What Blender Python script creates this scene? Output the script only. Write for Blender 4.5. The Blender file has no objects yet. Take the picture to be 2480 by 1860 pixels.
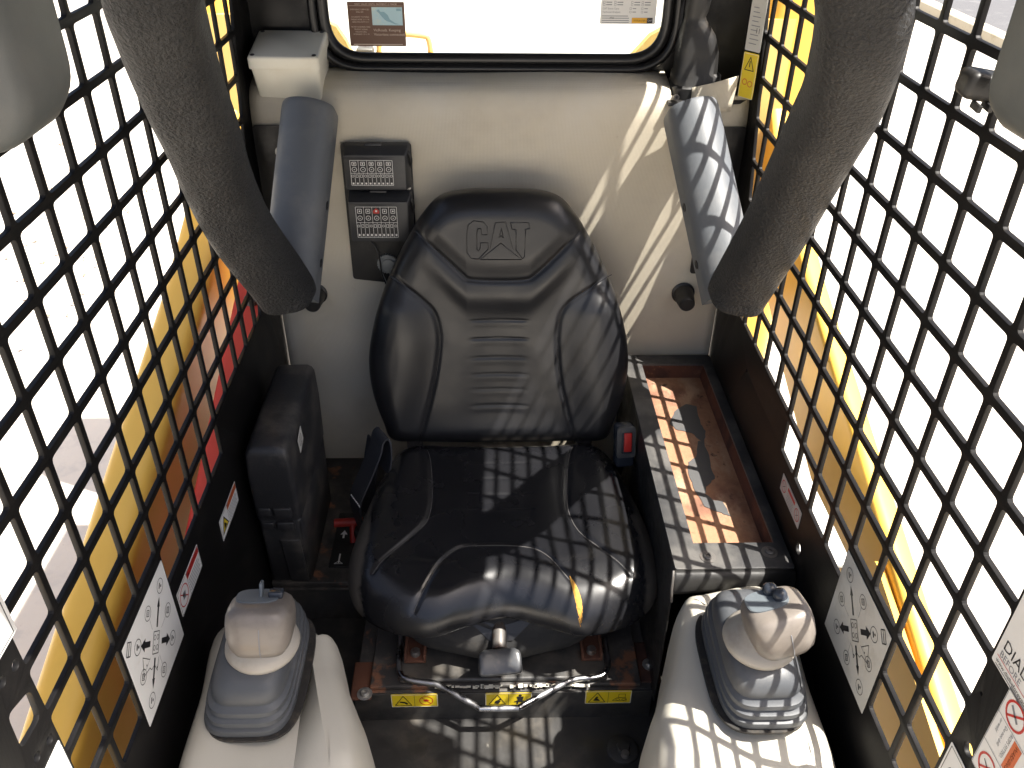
import bpy, bmesh, math, random
from mathutils import Vector, Matrix
random.seed(7)
R = math.radians
sc = bpy.context.scene
col = sc.collection

# ------------------------------------------------------------------ camera
cam_d = bpy.data.cameras.new("camera")
cam_d.sensor_width = 36.0
cam_d.lens = 2076.8 / 2480 * 36.0
cam_d.clip_start = 0.05
cam_d.clip_end = 1000
cam = bpy.data.objects.new("camera", cam_d)
col.objects.link(cam)
def cam_matrix(p, yaw, roll, loc):
    fw = Vector((0, math.cos(p), -math.sin(p))); rt = Vector((1, 0, 0)); dn = Vector((0, -math.sin(p), -math.cos(p)))
    rz = Matrix.Rotation(-yaw, 3, 'Z')
    fw, rt, dn = rz @ fw, rz @ rt, rz @ dn
    c, s = math.cos(roll), math.sin(roll)
    rt, dn = c * rt + s * dn, -s * rt + c * dn
    m = Matrix((rt, -dn, -fw)).transposed().to_4x4()
    m.translation = loc
    return m
cam.matrix_world = cam_matrix(0.5952, 0.032, -0.0135, Vector((-0.0225, 0, 1.33)))
sc.camera = cam

# ------------------------------------------------------------------ light
SUN = Vector((0.454, -0.187, 1.0)).normalized()          # towards the sun
world = bpy.data.worlds.new("World"); sc.world = world
world.use_nodes = True
wn = world.node_tree
sky = wn.nodes.new("ShaderNodeTexSky"); sky.sky_type = 'NISHITA'; sky.sun_disc = False; sky.dust_density = 6; sky.air_density = .8
sky.sun_elevation = math.asin(SUN.z); sky.sun_rotation = math.atan2(SUN.x, SUN.y)
bg = wn.nodes["Background"]; bg.inputs[1].default_value = 0.08
wn.links.new(sky.outputs[0], bg.inputs[0])
sun_d = bpy.data.lights.new("sun", 'SUN'); sun_d.energy = 4.4; sun_d.angle = R(0.5); sun_d.color = (1, 0.95, 0.87)
sun = bpy.data.objects.new("sun", sun_d); col.objects.link(sun)
sun.rotation_euler = SUN.to_track_quat('Z', 'Y').to_euler()
sc.view_settings.view_transform = 'Standard'; sc.view_settings.look = 'None'
sc.view_settings.gamma = 1; sc.view_settings.exposure = 1.68; sc.view_settings.use_curve_mapping = False
sc.cycles.max_bounces = 8; sc.cycles.diffuse_bounces = 5; sc.cycles.transparent_max_bounces = 12

# ------------------------------------------------------------------ materials
def lnk(nt, a, b): nt.links.new(a, b)
def ramp(nt, lo, hi):
    n = nt.nodes.new("ShaderNodeMapRange"); n.inputs[1].default_value = lo; n.inputs[2].default_value = hi
    n.interpolation_type = 'SMOOTHSTEP'; return n
def noise(nt, co, scale, detail=4, rough=.55, stretch=None):
    n = nt.nodes.new("ShaderNodeTexNoise"); n.inputs["Scale"].default_value = scale
    n.inputs["Detail"].default_value = detail; n.inputs["Roughness"].default_value = rough
    if stretch:
        m = nt.nodes.new("ShaderNodeMapping"); m.inputs["Scale"].default_value = stretch
        lnk(nt, co, m.inputs[0]); co = m.outputs[0]
    lnk(nt, co, n.inputs["Vector"]); return n.outputs["Fac"]
MATS = {}
def mat(name, colr, rough=.5, metal=0, layers=(), bump=(), rvar=None, spec=.5, sheen=0, coat=0):
    """layers: (noise scale, colour, lo, hi, stretch or None); bump: (scale, strength, dist[, kind])"""
    m = bpy.data.materials.new(name); m.use_nodes = True; nt = m.node_tree
    p = nt.nodes["Principled BSDF"]
    p.inputs["Roughness"].default_value = rough; p.inputs["Metallic"].default_value = metal
    p.inputs["Specular IOR Level"].default_value = spec
    if coat: p.inputs["Coat Weight"].default_value = coat; p.inputs["Coat Roughness"].default_value = .08
    co = nt.nodes.new("ShaderNodeTexCoord").outputs["Object"]
    cur = nt.nodes.new("ShaderNodeRGB"); cur.outputs[0].default_value = (*colr, 1); cur = cur.outputs[0]
    for L in layers:
        s, c2, lo, hi = L[:4]; st = L[4] if len(L) > 4 else None
        f = ramp(nt, lo, hi); lnk(nt, noise(nt, co, s, 6, .62, st), f.inputs[0])
        mx = nt.nodes.new("ShaderNodeMix"); mx.data_type = 'RGBA'
        lnk(nt, f.outputs[0], mx.inputs[0]); lnk(nt, cur, mx.inputs[6]); mx.inputs[7].default_value = (*c2, 1)
        cur = mx.outputs[2]
    lnk(nt, cur, p.inputs["Base Color"])
    if rvar:
        f = ramp(nt, .35, .65); lnk(nt, noise(nt, co, rvar[0]), f.inputs[0])
        f.inputs[3].default_value = rvar[1]; f.inputs[4].default_value = rvar[2]
        lnk(nt, f.outputs[0], p.inputs["Roughness"])
    nrm = None
    for b in bump:
        kind = b[3] if len(b) > 3 else 'noise'
        bn = nt.nodes.new("ShaderNodeBump"); bn.inputs["Strength"].default_value = b[1]; bn.inputs["Distance"].default_value = b[2]
        if kind == 'noise': h = noise(nt, co, b[0], 3)
        elif kind == 'voronoi':
            v = nt.nodes.new("ShaderNodeTexVoronoi"); v.inputs["Scale"].default_value = b[0]; lnk(nt, co, v.inputs["Vector"]); h = v.outputs["Distance"]
        elif kind == 'weave':
            hs = []
            for ax in (0, 2):
                w = nt.nodes.new("ShaderNodeTexWave"); w.wave_type = 'BANDS'; w.bands_direction = 'XYZ'[ax]
                w.inputs["Scale"].default_value = b[0]; w.inputs["Distortion"].default_value = .3; lnk(nt, co, w.inputs["Vector"]); hs.append(w.outputs["Fac"])
            mm = nt.nodes.new("ShaderNodeMath"); mm.operation = 'MULTIPLY'; lnk(nt, hs[0], mm.inputs[0]); lnk(nt, hs[1], mm.inputs[1]); h = mm.outputs[0]
        lnk(nt, h, bn.inputs["Height"])
        if nrm is not None: lnk(nt, nrm, bn.inputs["Normal"])
        nrm = bn.outputs[0]
    if nrm is not None: lnk(nt, nrm, p.inputs["Normal"])
    MATS[name] = m
    return m
BLACK = (.010, .010, .011)
mat("black_paint", (.017, .0165, .016), .42, layers=((22, (.045, .042, .038), .54, .80), (140, (.10, .095, .085), .72, .80)), bump=((420, .12, .001),), rvar=(18, .3, .6))
mat("black_worn", (.036, .035, .034), .5, layers=((9, (.10, .088, .072), .46, .74), (55, (.20, .19, .17), .70, .80, (1, .35, 1)), (9, (.10, .055, .03), .66, .8)), bump=((160, .25, .001),), rvar=(25, .3, .65))
mat("screen_paint", (.0065, .006, .006), .5, layers=((70, (.07, .04, .025), .73, .80), (16, (.016, .0145, .0135), .5, .8)), bump=((300, .1, .001),), spec=.2)
mat("foam_rubber", (.016, .0165, .0178), .6, layers=((7, (.030, .030, .030), .42, .72), (190, (.060, .058, .054), .60, .76), (110, (.22, .19, .13), .76, .82)), bump=((240, 1.0, .007), (22, .5, .010)), spec=.5)
mat("pad_plastic", (.115, .125, .137), .46, layers=((12, (.165, .168, .17), .45, .75), (90, (.2, .2, .19), .72, .82)), bump=((900, .25, .0008),))
mat("beige_panel", (.62, .56, .44), .62, layers=((4.5, (.52, .465, .37), .50, .75), (26, (.47, .39, .28), .66, .82), (1.6, (.64, .605, .53), .45, .7)), bump=((130, .28, .0012, 'weave'),), spec=.35)
mat("cream_plastic", (.83, .795, .67), .42, layers=((10, (.76, .70, .56), .5, .8), (70, (.35, .24, .14), .76, .84)), bump=((300, .06, .001),))
mat("seat_vinyl", (.0095, .0097, .0115), .26, layers=((5, (.013, .013, .0145), .5, .8),), bump=((520, .05, .0005, 'voronoi'),), rvar=(9, .20, .32), spec=.6)
mat("back_vinyl", (.014, .014, .0155), .36, layers=((5, (.020, .019, .019), .5, .8),), bump=((520, .10, .0006, 'voronoi'),), rvar=(9, .30, .42), spec=.6)
mat("seat_seam", (.11, .105, .10), .65)
mat("seat_dust", (.12, .105, .085), .85, layers=((60, (.05, .045, .04), .45, .65),))
mat("seat_foam", (.62, .33, .06), .9, layers=((180, (.45, .2, .04), .45, .65),), bump=((300, .6, .002),))
mat("cloth_skirt", (.03, .03, .031), .8, layers=((20, (.055, .052, .048), .45, .75),), bump=((300, .35, .001),), spec=.3)
mat("boot_rubber", (.066, .071, .078), .5, layers=((14, (.11, .11, .11), .5, .8),), bump=((700, .2, .0008),))
mat("gap_shade", (.022, .02, .018), .75, layers=((80, (.06, .05, .038), .5, .7),), bump=((150, .5, .002),))  # shade of the recess around the joystick boots, put into the colour
mat("pod_plastic", (.49, .465, .395), .4, layers=((7, (.45, .425, .365), .5, .75), (45, (.34, .28, .20), .70, .82)), bump=((500, .12, .0007),))
mat("collar_plastic", (.38, .35, .30), .42, layers=((20, (.29, .255, .21), .5, .75),), bump=((500, .1, .0007),))
mat("knob_plastic", (.185, .163, .142), .34, layers=((18, (.13, .112, .096), .48, .72), (60, (.26, .21, .15), .68, .8)), bump=((400, .1, .0007),))
mat("switch_grey", (.13, .15, .165), .45, bump=((500, .3, .001),))
mat("switch_dark", (.03, .035, .045), .25)
mat("rust", (.34, .18, .105), .8, layers=((9, (.20, .10, .066), .42, .62), (17, (.44, .29, .19), .48, .70, (1, .5, 1)), (45, (.08, .05, .038), .60, .72)), bump=((60, .6, .003), (220, .4, .001)), spec=.25)
mat("rust_wall", (.135, .058, .036), .8, layers=((14, (.065, .034, .026), .4, .62), (40, (.23, .11, .06), .6, .75)), bump=((70, .5, .002),), spec=.25)
mat("rusty_black", (.040, .037, .035), .55, layers=((13, (.11, .098, .082), .42, .7), (16, (.22, .10, .055), .54, .62), (60, (.10, .05, .03), .68, .74)), bump=((120, .35, .002),))
mat("tray_paint", (.045, .045, .046), .5, layers=((12, (.11, .105, .098), .40, .66), (75, (.16, .15, .13), .66, .78), (30, (.10, .05, .03), .72, .78)), bump=((200, .3, .001),))
mat("old_paint", (.075, .075, .076), .6, layers=((40, (.09, .085, .08), .5, .75),), bump=((150, .3, .001),))
mat("yellow_paint", (.87, .52, .095), .42, layers=((3, (.80, .46, .07), .45, .7), (28, (.80, .54, .18), .72, .86), (80, (.20, .09, .02), .76, .83)), bump=((18, .05, .004),), spec=.3)
mat("pale_yellow", (.74, .50, .16), .5, layers=((5, (.66, .42, .12), .5, .75),))
mat("red_paint", (.80, .085, .050), .5, layers=((10, (.60, .05, .035), .5, .75), (60, (.6, .25, .2), .76, .84)), spec=.25)
mat("red_plastic", (.55, .03, .025), .35)
mat("red_faded", (.33, .02, .015), .5)
mat("concrete", (.58, .54, .475), .85, layers=((.6, (.50, .48, .44), .45, .7), (9, (.46, .44, .41), .5, .75), (40, (.36, .34, .31), .66, .78)), bump=((30, .3, .01),), spec=.2)
mat("asphalt", (.10, .10, .105), .85, layers=((6, (.15, .15, .15), .5, .75), (45, (.06, .06, .06), .6, .7)), bump=((60, .4, .01),))
mat("kerb_stone", (.52, .46, .34), .8, layers=((4, (.40, .34, .22), .5, .7), (30, (.35, .3, .22), .6, .75)))
mat("leaf", (.34, .22, .14), .7, layers=((5, (.46, .34, .22), .45, .6),))
mat("steel", (.42, .42, .43), .35, 1, layers=((40, (.22, .2, .19), .55, .75),), bump=((200, .2, .001),), rvar=(30, .25, .55))
mat("zinc", (.5, .49, .46), .45, .8, layers=((60, (.25, .2, .15), .6, .75),))
mat("dull_metal", (.16, .15, .14), .5, .5, layers=((40, (.10, .06, .04), .5, .7),))
mat("chrome_plastic", (.075, .078, .083), .3, .2, layers=((60, (.13, .125, .115), .5, .75),))
mat("rubber_seal", (.012, .012, .013), .32, bump=((40, .08, .003),), layers=((60, (.06, .05, .04), .72, .82),))
mat("black_rubber", (.02, .0195, .019), .45, layers=((20, (.055, .047, .038), .52, .78),), bump=((140, .3, .001),))
mat("case_plastic", (.024, .0245, .027), .46, layers=((11, (.085, .078, .070), .46, .70), (90, (.11, .105, .10), .74, .80)), bump=((420, .3, .001),))
mat("fuse_plastic", (.034, .035, .038), .42, layers=((30, (.05, .05, .05), .5, .75),), bump=((500, .15, .0006),))
mat("gear_grey", (.28, .29, .28), .5)
mat("webbing", (.032, .034, .040), .6, bump=((600, .5, .001),))
mat("panel_grey", (.075, .083, .083), .5, bump=((800, .2, .0006),), layers=((8, (.095, .10, .098), .5, .7),))
mat("white_print", (.80, .79, .76), .4)
mat("sticker_white", (.80, .795, .77), .35, layers=((30, (.70, .68, .63), .55, .8),))
mat("sticker_dirty", (.60, .59, .55), .4, layers=((24, (.50, .48, .43), .5, .75),))
mat("sticker_yellow", (.80, .60, .02), .35, layers=((40, (.66, .48, .02), .55, .8),))
mat("sticker_brown", (.10, .035, .012), .4)
mat("sticker_blue", (.42, .62, .68), .4, layers=((60, (.55, .66, .62), .5, .7),))
mat("print_black", (.012, .012, .014), .4)
mat("print_grey", (.22, .23, .25), .4)
mat("print_red", (.55, .03, .02), .4)
mat("print_orange", (.62, .13, .03), .4)
mat("print_amber", (.80, .42, .02), .4)
mat("print_bluegrey", (.22, .40, .48), .4)
mat("print_tan", (.55, .42, .33), .4)
mat("tag_white", (.7, .7, .68), .5)
def glass():
    m = bpy.data.materials.new("window_glass"); m.use_nodes = True; nt = m.node_tree
    nt.nodes.remove(nt.nodes["Principled BSDF"]); out = nt.nodes["Material Output"]
    t = nt.nodes.new("ShaderNodeBsdfTransparent"); t.inputs[0].default_value = (.93, .96, .95, 1)
    g = nt.nodes.new("ShaderNodeBsdfGlossy"); g.inputs["Roughness"].default_value = .02
    f = nt.nodes.new("ShaderNodeFresnel"); f.inputs[0].default_value = 1.45
    mx = nt.nodes.new("ShaderNodeMixShader"); lnk(nt, f.outputs[0], mx.inputs[0]); lnk(nt, t.outputs[0], mx.inputs[1]); lnk(nt, g.outputs[0], mx.inputs[2])
    lnk(nt, mx.outputs[0], out.inputs[0]); MATS["window_glass"] = m
glass()

# ------------------------------------------------------------------ helpers
def thing(name, label, cat, loc=(0, 0, 0), group=None):
    o = bpy.data.objects.new(name, None); col.objects.link(o); o.location = loc
    o.empty_display_size = .05
    o["label"] = label; o["category"] = cat
    if group: o["group"] = group
    return o
def tag(o, label, cat, group=None):
    o["label"] = label; o["category"] = cat
    if group: o["group"] = group
    return o
def root_loc(o):
    return Vector(o.location) if o.parent is None else Vector((0, 0, 0))   # parts already sit in world space
def link(name, me, m, parent=None, smooth=None, label=None):
    o = bpy.data.objects.new(name, me); col.objects.link(o)
    if m is not None and not me.materials: me.materials.append(MATS[m])
    if parent is not None:
        o.parent = parent; o.matrix_parent_inverse = Matrix.Translation(-root_loc(parent))
    if smooth is not None:
        me.polygons.foreach_set("use_smooth", [True] * len(me.polygons))
        if smooth < 180:
            try: me.set_sharp_from_angle(angle=R(smooth))
            except Exception: pass
    if label: o["label"] = label
    return o
def py_obj(name, V, F, m, parent=None, smooth=None, label=None):
    me = bpy.data.meshes.new(name); me.from_pydata([tuple(v) for v in V], [], F); me.validate()
    bm = bmesh.new(); bm.from_mesh(me); bmesh.ops.recalc_face_normals(bm, faces=bm.faces); bm.to_mesh(me); bm.free()
    return link(name, me, m, parent, smooth, label)
def bm_obj(name, bm, m, parent=None, smooth=None, label=None):
    me = bpy.data.meshes.new(name); bm.to_mesh(me); bm.free()
    return link(name, me, m, parent, smooth, label)
def rot(rx=0, ry=0, rz=0): return (Matrix.Rotation(R(rz), 4, 'Z') @ Matrix.Rotation(R(ry), 4, 'Y') @ Matrix.Rotation(R(rx), 4, 'X'))
def add_box(bm, c, s, bev=0, seg=3, rm=None):
    t = bmesh.new(); bmesh.ops.create_cube(t, size=1)
    bmesh.ops.scale(t, vec=s, verts=t.verts)
    if bev: bmesh.ops.bevel(t, geom=t.edges[:], offset=bev, segments=seg, profile=.5, affect='EDGES', clamp_overlap=True)
    if rm is not None: bmesh.ops.transform(t, matrix=rm, verts=t.verts)
    bmesh.ops.translate(t, vec=c, verts=t.verts)
    me = bpy.data.meshes.new("t"); t.to_mesh(me); t.free(); bm.from_mesh(me); bpy.data.meshes.remove(me)
def box(name, c, s, m, parent=None, bev=.002, seg=3, rm=None, label=None):
    bm = bmesh.new(); add_box(bm, c, s, bev, seg, rm)
    return bm_obj(name, bm, m, parent, 35, label)
def catmull(P, n=8):
    P = [Vector(p) for p in P]; out = []
    for i in range(len(P) - 1):
        a = P[i - 1] if i else P[0] * 2 - P[1]; b = P[i]; c = P[i + 1]
        d = P[i + 2] if i + 2 < len(P) else P[-1] * 2 - P[-2]
        for k in range(n):
            t = k / n
            out.append(.5 * ((2 * b) + (c - a) * t + (2 * a - 5 * b + 4 * c - d) * t * t + (3 * b - a - 3 * c + d) * t ** 3))
    out.append(P[-1]); return out
def sweep(bm, P, rad, n=16, cap=True, sec=None):
    """tube along points; rad number or list; sec: function(angle)->(a,b) multiplies"""
    P = [Vector(p) for p in P]; N = len(P)
    T = [(P[min(i + 1, N - 1)] - P[max(i - 1, 0)]).normalized() for i in range(N)]
    up = Vector((0, 0, 1)) if abs(T[0].z) < .9 else Vector((1, 0, 0))
    u = T[0].cross(up).normalized(); rings = []
    for i in range(N):
        u = (u - T[i] * u.dot(T[i])).normalized(); w = T[i].cross(u)
        r = rad[i] if isinstance(rad, (list, tuple)) else rad
        ring = []
        for k in range(n):
            a = 2 * math.pi * k / n
            ca, sa = (math.cos(a), math.sin(a)) if sec is None else sec(a)
            ring.append(bm.verts.new(P[i] + (u * ca + w * sa) * r))
        rings.append(ring)
    for i in range(N - 1):
        for k in range(n):
            bm.faces.new((rings[i][k], rings[i][(k + 1) % n], rings[i + 1][(k + 1) % n], rings[i + 1][k]))
    if cap:
        bm.faces.new(rings[0][::-1]); bm.faces.new(rings[-1])
def tube(name, P, rad, m, parent=None, n=16, smooth_path=0, label=None, sec=None):
    if smooth_path:
        if isinstance(rad, (list, tuple)):
            rr = []
            for i in range(len(P) - 1):
                for k in range(smooth_path): rr.append(rad[i] + (rad[i + 1] - rad[i]) * k / smooth_path)
            rr.append(rad[-1]); rad = rr
        P = catmull(P, smooth_path)
    bm = bmesh.new(); sweep(bm, P, rad, n, True, sec)
    bmesh.ops.recalc_face_normals(bm, faces=bm.faces)
    return bm_obj(name, bm, m, parent, 50, label)
def add_lathe(bm, prof, c, axis=(0, 0, 1), n=32):
    q = Vector((0, 0, 1)).rotation_difference(Vector(axis).normalized()); c = Vector(c)
    rings = []
    for r, h in prof:
        if r < 1e-6: rings.append([bm.verts.new(c + q @ Vector((0, 0, h)))])
        else: rings.append([bm.verts.new(c + q @ Vector((r * math.cos(2 * math.pi * k / n), r * math.sin(2 * math.pi * k / n), h))) for k in range(n)])
    for a, b in zip(rings[:-1], rings[1:]):
        for k in range(n):
            k2 = (k + 1) % n
            if len(a) == 1 and len(b) == 1: continue
            if len(a) == 1: bm.faces.new((a[0], b[k], b[k2]))
            elif len(b) == 1: bm.faces.new((a[k], a[k2], b[0]))
            else: bm.faces.new((a[k], a[k2], b[k2], b[k]))
    if len(rings[0]) > 1: bm.faces.new(rings[0][::-1])
    if len(rings[-1]) > 1: bm.faces.new(rings[-1])
def lathe(name, prof, c, m, parent=None, axis=(0, 0, 1), n=32, sm=40, label=None):
    bm = bmesh.new(); add_lathe(bm, prof, c, axis, n); bmesh.ops.recalc_face_normals(bm, faces=bm.faces)
    return bm_obj(name, bm, m, parent, sm, label)
def loft(name, rings, m, parent=None, sm=50, cap=True, label=None):
    V = [v for r in rings for v in r]; n = len(rings[0]); F = []
    for i in range(len(rings) - 1):
        for k in range(n): F.append((i * n + k, i * n + (k + 1) % n, (i + 1) * n + (k + 1) % n, (i + 1) * n + k))
    if cap: F.append(tuple(range(n - 1, -1, -1))); F.append(tuple(range((len(rings) - 1) * n, len(rings) * n)))
    return py_obj(name, V, F, m, parent, sm, label)
def superell(cx, cy, hx, hy, z, p=3, n=48):
    out = []
    for k in range(n):
        a = 2 * math.pi * k / n; c, s = math.cos(a), math.sin(a)
        out.append((cx + hx * math.copysign(abs(c) ** (2 / p), c), cy + hy * math.copysign(abs(s) ** (2 / p), s), z))
    return out
def round_poly(P, r, seg=3):
    out = []; n = len(P)
    for i in range(n):
        a, b, c = Vector(P[i - 1]), Vector(P[i]), Vector(P[(i + 1) % n])
        u, v = (a - b), (c - b); lu, lv = u.length, v.length
        if lu < 1e-5 or lv < 1e-5: continue
        rr = min(r, lu * .45, lv * .45); p0, p1 = b + u / lu * rr, b + v / lv * rr
        for k in range(seg + 1):
            t = k / seg; out.append(tuple((1 - t) ** 2 * p0 + 2 * t * (1 - t) * b + t * t * p1))
    return out
def clip_poly(P, n, d):
    """keep the side where n.p <= d"""
    out = []
    for i in range(len(P)):
        a, b = P[i - 1], P[i]; da = a[0] * n[0] + a[1] * n[1] - d; db = b[0] * n[0] + b[1] * n[1] - d
        if (da <= 0) != (db <= 0):
            t = da / (da - db); out.append((a[0] + (b[0] - a[0]) * t, a[1] + (b[1] - a[1]) * t))
        if db <= 0: out.append(b)
    return out
def plate_mesh(polys, half, bevel=0):
    cu = bpy.data.curves.new("plate", 'CURVE'); cu.dimensions = '2D'; cu.fill_mode = 'BOTH'; cu.extrude = half
    if bevel: cu.bevel_depth = bevel; cu.bevel_resolution = 1; cu.offset = -bevel
    for P in polys:
        s = cu.splines.new('POLY'); s.points.add(len(P) - 1)
        for q, c in zip(s.points, P): q.co = (c[0], c[1], 0, 1)
        s.use_cyclic_u = True
    o = bpy.data.objects.new("plate", cu); me = bpy.data.meshes.new_from_object(o)
    bpy.data.objects.remove(o); bpy.data.curves.remove(cu)
    return me
def plate(name, polys, half, O, U, V, m, parent=None, label=None, bevel=0):
    me = plate_mesh(polys, half, bevel); O, U, V = Vector(O), Vector(U), Vector(V); N = U.cross(V)
    for v in me.vertices: v.co = O + U * v.co.x + V * v.co.y + N * v.co.z
    bm = bmesh.new(); bm.from_mesh(me); bmesh.ops.remove_doubles(bm, verts=bm.verts, dist=1e-5); bmesh.ops.recalc_face_normals(bm, faces=bm.faces); bm.to_mesh(me); bm.free()
    return link(name, me, m, parent, 30, label)
# flat print (lettering, pictograms) on stickers
TXT = {}
def text_geo(s, size):
    if s not in TXT:
        cu = bpy.data.curves.new("txt", 'FONT'); cu.body = s; cu.size = 1; cu.resolution_u = 2
        o = bpy.data.objects.new("txt", cu); me = bpy.data.meshes.new_from_object(o)
        V = [(v.co.x, v.co.y) for v in me.vertices]; F = [tuple(p.vertices) for p in me.polygons]
        bpy.data.objects.remove(o); bpy.data.curves.remove(cu); bpy.data.meshes.remove(me); TXT[s] = (V, F)
    V, F = TXT[s]; return [(x * size, y * size) for x, y in V], F
class Print:
    def __init__(s): s.V = []; s.F = []; s.mi = []; s.m = []; s.layer = 0; s.Z = []
    def _m(s, m):
        if m not in s.m: s.m.append(m)
        return s.m.index(m)
    def add(s, V, F, m, z=None):
        b = len(s.V); s.V += list(V); s.Z += [s.layer if z is None else z] * len(V)
        for f in F: s.F.append(tuple(b + i for i in f)); s.mi.append(s._m(m))
    def poly(s, P, m): s.add(P, [tuple(range(len(P)))], m)
    def rect(s, x, y, w, h, m): s.poly([(x, y), (x + w, y), (x + w, y + h), (x, y + h)], m)
    def line(s, a, b, lw, m):
        dx, dy = b[0] - a[0], b[1] - a[1]; L = math.hypot(dx, dy) or 1; nx, ny = -dy / L * lw / 2, dx / L * lw / 2
        s.poly([(a[0] + nx, a[1] + ny), (a[0] - nx, a[1] - ny), (b[0] - nx, b[1] - ny), (b[0] + nx, b[1] + ny)], m)
    def path(s, P, lw, m, close=False):
        for a, b in zip(P, P[1:] + ([P[0]] if close else [])):
            if a != b: s.line(a, b, lw, m)
    def frame(s, x, y, w, h, lw, m): s.path([(x, y), (x + w, y), (x + w, y + h), (x, y + h)], lw, m, True)
    def disc(s, x, y, r, m, n=16): s.poly([(x + r * math.cos(2 * math.pi * k / n), y + r * math.sin(2 * math.pi * k / n)) for k in range(n)], m)
    def ring(s, x, y, r, lw, m, n=24):
        s.path([(x + r * math.cos(2 * math.pi * k / n), y + r * math.sin(2 * math.pi * k / n)) for k in range(n)], lw, m, True)
    def text(s, t, x, y, size, m, align='L', ang=0):
        V, F = text_geo(t, size); w = max(v[0] for v in V) if V else 0
        ox = {'L': 0, 'C': -w / 2, 'R': -w}[align]; c, sn = math.cos(R(ang)), math.sin(R(ang))
        s.add([(x + (a + ox) * c - b * sn, y + (a + ox) * sn + b * c) for a, b in V], F, m)
    def xf(s, f): s.V = [f(*v) for v in s.V]
    def build(s, name, parent, O, U, V, eps=.0003):
        O, U, V = Vector(O), Vector(U), Vector(V); N = U.cross(V)
        me = bpy.data.meshes.new(name); me.from_pydata([tuple(O + U * a + V * b + N * (eps + z * .00012)) for (a, b), z in zip(s.V, s.Z)], [], s.F)
        for m in s.m: me.materials.append(MATS[m])
        for p, i in zip(me.polygons, s.mi): p.material_index = i
        return link(name, me, None, parent)
def sticker(name, parent, O, U, V, w, h, m, pr=None, label=None, r=.002, th=.0004):
    """O = lower-left corner; returns the sticker; print drawn in its own metres"""
    O, U, V = Vector(O), Vector(U), Vector(V); N = U.cross(V)
    s = plate(name, [round_poly([(0, 0), (w, 0), (w, h), (0, h)], r)], th / 2, O + N * (th / 2 + .0002), U, V, m, parent, label)
    if pr is not None: pr.build("print", s, O + N * (th + .0002), U, V)
    return s
def bolt(name, c, axis, r, parent, m="zinc", h=.004, washer=True, socket=True):
    bm = bmesh.new(); prof = []
    if washer: prof += [(r * 1.7, 0), (r * 1.7, .0012), (r, .0014)]
    else: prof += [(r, 0)]
    prof += [(r, h * .7), (r * .8, h)]
    if socket: prof += [(r * .45, h), (r * .4, h * .4), (0, h * .4)]
    else: prof += [(0, h)]
    add_lathe(bm, prof, c, axis, 16); bmesh.ops.recalc_face_normals(bm, faces=bm.faces)
    return bm_obj(name, bm, m, parent, 40)
def sstep(a, b, x):
    t = min(1, max(0, (x - a) / (b - a))); return t * t * (3 - 2 * t)
def interp(T, x):
    if x <= T[0][0]: return T[0][1]
    for (a, va), (b, vb) in zip(T, T[1:]):
        if x <= b: return va + (vb - va) * (x - a) / (b - a)
    return T[-1][1]
def struct(o): o["kind"] = "structure"; return o
XU, YU, ZU = Vector((1, 0, 0)), Vector((0, 1, 0)), Vector((0, 0, 1))

# ================================================================== SETTING
gz = -.55
g = py_obj("ground", [(-150, -150, gz), (150, -150, gz), (150, 150, gz), (-150, 150, gz)], [(0, 1, 2, 3)], "concrete"); struct(g)
rd = py_obj("road", [(4.95, -150, gz + .006), (40, -150, gz + .006), (40, 150, gz + .006), (4.95, 150, gz + .006)], [(0, 1, 2, 3)], "asphalt"); struct(rd)
kb = box("kerb", (4.86, 10, gz + .05), (.18, 60, .14), "kerb_stone", None, .02); struct(kb)
# leaf litter on the pavement to the left
V, F = [], []
for i in range(420):
    cx, cy = random.choice(((-2.2, 3.5), (-2.3, 3.6), (-3.0, 6.6), (-2.3, 4.4), (-2.9, 5.7), (-2.6, 5)))
    cx += random.gauss(0, .28); cy += random.gauss(0, .5); a = random.random() * 6.28; L = random.uniform(.006, .022); w = L * .35
    c, s = math.cos(a), math.sin(a); b = len(V); zz = gz + random.uniform(.004, .012)
    for u, v, dz in ((-L, 0, 0), (0, w, .004), (L, 0, 0), (0, -w, .004)): V.append((cx + u * c - v * s, cy + u * s + v * c, zz + dz))
    F.append((b, b + 1, b + 2, b + 3))
lf = py_obj("leaf_litter", V, F, "leaf"); lf["kind"] = "stuff"; lf["label"] = "scattered dry brown leaves on the pale pavement"

fl = box("floor", (0, .70, .0), (.86, 1.60, .06), "black_worn", None, .002); struct(fl)
rf = box("roof", (0, 1.010, 1.385), (.90, 1.26, .05), "black_paint", None, .006); struct(rf)

# rear wall: textured beige panel that rolls back onto the window sill
prof = [(1.482, .03), (1.482, .20), (1.482, .40), (1.481, .60), (1.481, .78), (1.481, .86), (1.482, .885), (1.486, .905), (1.496, .921), (1.515, .931), (1.54, .936), (1.575, .939)]
prof = [(p.x, p.y) for p in catmull([Vector((a, b, 0)) for a, b in prof], 4)]
V, F = [], []; NX = 44
for (y, z) in prof:
    for i in range(NX + 1):
        x = -.428 + .856 * i / NX
        bow = .003 * math.sin(x * 7) * math.sin(z * 5)
        V.append((x, y + bow, z + (.0015 * math.sin(x * 16) if z > .93 else 0)))
for j in range(len(prof) - 1):
    for i in range(NX):
        a = j * (NX + 1) + i
        xm, zm = -.428 + .856 * (i + .5) / NX, prof[j][1]
        if zm > .915 and xm > .285 and zm > .915: continue       # notch round the rubber boot
        F.append((a, a + 1, a + NX + 2, a + NX + 1))
rw = py_obj("rear_wall", V, F, "beige_panel", None, 60); struct(rw)
sol = rw.modifiers.new("sheet", 'SOLIDIFY'); sol.thickness = .004; sol.offset = -1
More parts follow.
